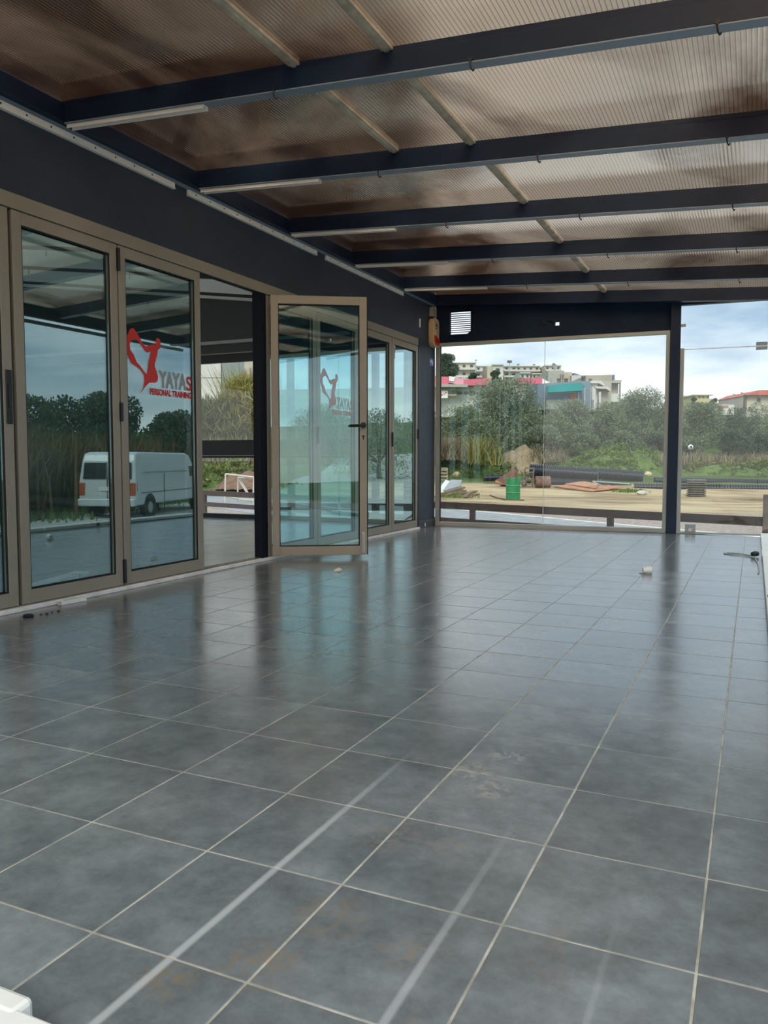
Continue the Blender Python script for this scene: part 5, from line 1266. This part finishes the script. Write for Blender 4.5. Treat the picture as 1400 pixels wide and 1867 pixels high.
b.box('wall', M_beige, 418, 478, 600, 850, 0, 10); b.win(444, 450, 674, 688, 0); b.win(456, 461, 672, 690, 0); b.win(428, 434, 680, 692, 0)
ptree(560, 735, 845, 60, 120, M_olive, 'olive tree hidden behind the open door leaf, left one', n=3000)
ptree(680, 740, 845, 60, 120, M_olive2, 'olive tree hidden behind the open door leaf, right one', n=3000)
ptree(760, 738, 845, 58, 90, M_olive, 'olive tree behind the last door leaf', n=3000)

# ------------------------------------------------------------------ right-hand side of the terrace (mirrored in the door glass)
M_van = mat('white_van_paint', (.66, .68, .69), .3, coat=.3)
M_vglass = mat('van_dark_glass', (.012, .016, .02), .1); M_tyre = mat('tyre_rubber', (.02, .02, .02), .8); M_bump = mat('grey_bumper', (.10, .10, .105), .6)
VH = math.radians(-17)
vx, vy = 10.05, 18.3; vz = float(tz(vx, vy))
van = empty('delivery_van', (vx, vy, vz), 'white panel van parked outside, mirrored in the glass doors', 'van', rz=VH)
# local: y forward, x right. body side profile (y, z)
sideP = [(0.0, .42), (-.02, .75), (0.0, 1.15), (.10, 1.75), (.20, 1.98), (.45, 2.03), (4.1, 2.02), (4.4, 1.95), (5.05, 1.25), (5.85, 1.02), (6.02, .85), (6.05, .42)]
wv = .91
def section(y_, z_): return wv - .10 * max(0, (z_ - 1.1)) ** 1.1
vs = []; k = len(sideP)
for s in (-1, 1): vs += [(s * section(y, z), y, z) for y, z in sideP]
fsv = [(i, (i + 1) % k, k + (i + 1) % k, k + i) for i in range(k)] + [tuple(range(k))[::-1], tuple(range(k, 2 * k))]
body = MB().add(vs, fsv).build('body', M_van, van, False, bevel=.05)
for x0, x1 in ((-.76, -.05), (.05, .76)):
    MB().hexa([(x0, .06, 1.22), (x1, .06, 1.22), (x1, .12, 1.22), (x0, .12, 1.22), (x0 + .03, .115, 1.70), (x1 - .03, .115, 1.70), (x1 - .03, .18, 1.70), (x0 + .03, .18, 1.70)]).build('rear_window', M_vglass, van, False)
    for q in body.data.vertices: pass
for o_ in [o for o in van.children if o.name.startswith('rear_window')]: o_.location = (0, -.085, 0)
for y0, y1 in ((4.5, 5.05),):
    for s in (-1, 1): MB().hexa([(s * .88, y0 - .25, 1.22), (s * .915, y0 - .25, 1.22), (s * .915, y1, 1.22), (s * .88, y1, 1.22), (s * .82, y0 - .25, 1.68), (s * .85, y0 - .25, 1.68), (s * .85, y0 + .12, 1.68), (s * .82, y0 + .12, 1.68)]).build('cab_window', M_vglass, van, False)
MB().hexa([(-.70, 4.48, 1.92), (.70, 4.48, 1.92), (.78, 5.12, 1.26), (-.78, 5.12, 1.26), (-.70, 4.51, 1.95), (.70, 4.51, 1.95), (.78, 5.15, 1.29), (-.78, 5.15, 1.29)]).build('windscreen', M_vglass, van, False)
MB().box(-.9, .9, -.12, .06, .40, .62).build('rear_bumper', M_van, van, False, bevel=.03)
MB().box(-.90, .90, 5.95, 6.13, .38, .66).build('front_bumper', M_bump, van, False, bevel=.03)
MB().box(-.26, .26, -.035, -.01, .86, .98).build('number_plate', M_white, van, False)
MB().box(-.34, -.16, -.055, -.02, 1.08, 1.12).build('door_handle', M_bump, van, False)
MB().box(-.008, .008, -.03, .0, .63, 1.72).build('door_seam', M_bump, van, False)
for s in (-1, 1):
    MB().box(s * .80 - .09, s * .80 + .09, -.03, .14, .72, 1.10).build('tail_light', mat('tail_lamp_%s' % ('l' if s < 0 else 'r'), (.5, .10, .03), .3), van, False, bevel=.01)
    MB().box(min(s * .905, s * .93), max(s * .905, s * .93), .35, 4.4, .78, .80).build('side_crease', M_bump, van, False)
    MB().box(min(s * .895, s * .915), max(s * .895, s * .915), .5, 4.0, 1.40, 1.412).build('side_crease', M_bump, van, False)
    MB().box(min(s * .905, s * .925), max(s * .905, s * .925), 2.05, 2.06, .45, 1.35).build('side_seam', M_bump, van, False)
    for y in (.95, 5.0):
        MB().lathe((s * .70, y, .33), (s * .93, y, .33), [(0, .30), (.1, .335), (.85, .335), (1, .30), (1, .19), (.9, .18)], 24).build('wheel', M_tyre, van, False)
        MB().lathe((s * .90, y, .33), (s * .935, y, .33), [(0, .19), (.6, .18), (1, .10)], 16).build('wheel_hub', M_alu, van, False)
        MB().lathe((s * .86, y, .33), (s * .922, y, .33), [(0, .42), (1, .42)], 24).build('wheel_arch', M_gasket, van, False)
# reeds, hedge and trees along the right-hand verge
def vband(x0, x1, y0, y1, n):
    q = np.stack([RNG.uniform(x0, x1, n), RNG.uniform(y0, y1, n)], 1); return np.c_[q, tz(q[:, 0], q[:, 1])]
def diag(off, y0, y1, n, jit=.7):
    y = RNG.uniform(y0, y1, n); x = 10.05 + math.tan(math.radians(17)) * (y - 18.3) + off + RNG.normal(0, jit, n); return np.stack([x, y, tz(x, y)], 1)
M_brreed = leafmat('brown_dead_reed', (.10, .065, .03), (.27, .19, .09), .25)
tufts('reed_stand', diag(4.2, 6, 30, 160), 1.4, 3.2, 5200, M_brreed, 'tall brown dead reeds along the verge behind the van', 'reeds', bend=.5, width=.05, spread=.5)
tufts('reed_stand', diag(6.6, 6, 32, 160), 1.6, 3.4, 3000, M_reedg, 'tall green reeds along the verge behind the van', 'reeds', bend=.5, width=.05, spread=.5)
tufts('grass', diag(2.4, 4, 44, 200), .1, .35, 6000, M_grass, 'green verge grass beside the parked van', spread=.4, width=.03)
for i in range(7):
    y = 8 + i * 6.5; x = 10.05 + math.tan(math.radians(17)) * (y - 18.3) + 9 + random.uniform(-1, 1)
    tree('verge_tree', 'dark green tree on the verge behind the reeds, %s in the mirrored row' % ['first', 'second', 'third', 'fourth', 'fifth', 'sixth', 'seventh'][i], (x, y, float(tz(x, y))), random.uniform(4.5, 6.5), random.uniform(4.0, 5.6), M_dark, n=7000, size=.30, aspect=.6, blobs=34, group='trees along the right verge')
hl = ['nearest the terrace', 'second from the terrace', 'third from the terrace', 'fourth from the terrace', 'fifth from the terrace', 'sixth from the terrace', 'seventh from the terrace', 'eighth from the terrace', 'farthest from the terrace']
for i, (x, y) in enumerate([(4.5, 44), (9, 50), (6, 55), (14, 46), (12, 57), (19, 52), (24, 58), (17, 64), (30, 66)]):
    tree('olive_tree', 'olive tree on the right hand slope outside the frame, ' + hl[i], (x, y, float(tz(x, y))), random.uniform(4.5, 6.5), random.uniform(3.6, 5.0), [M_olive, M_olive2][i % 2], n=1600, size=.3, group='olive trees on the right slope')
bpy.context.view_layer.update()
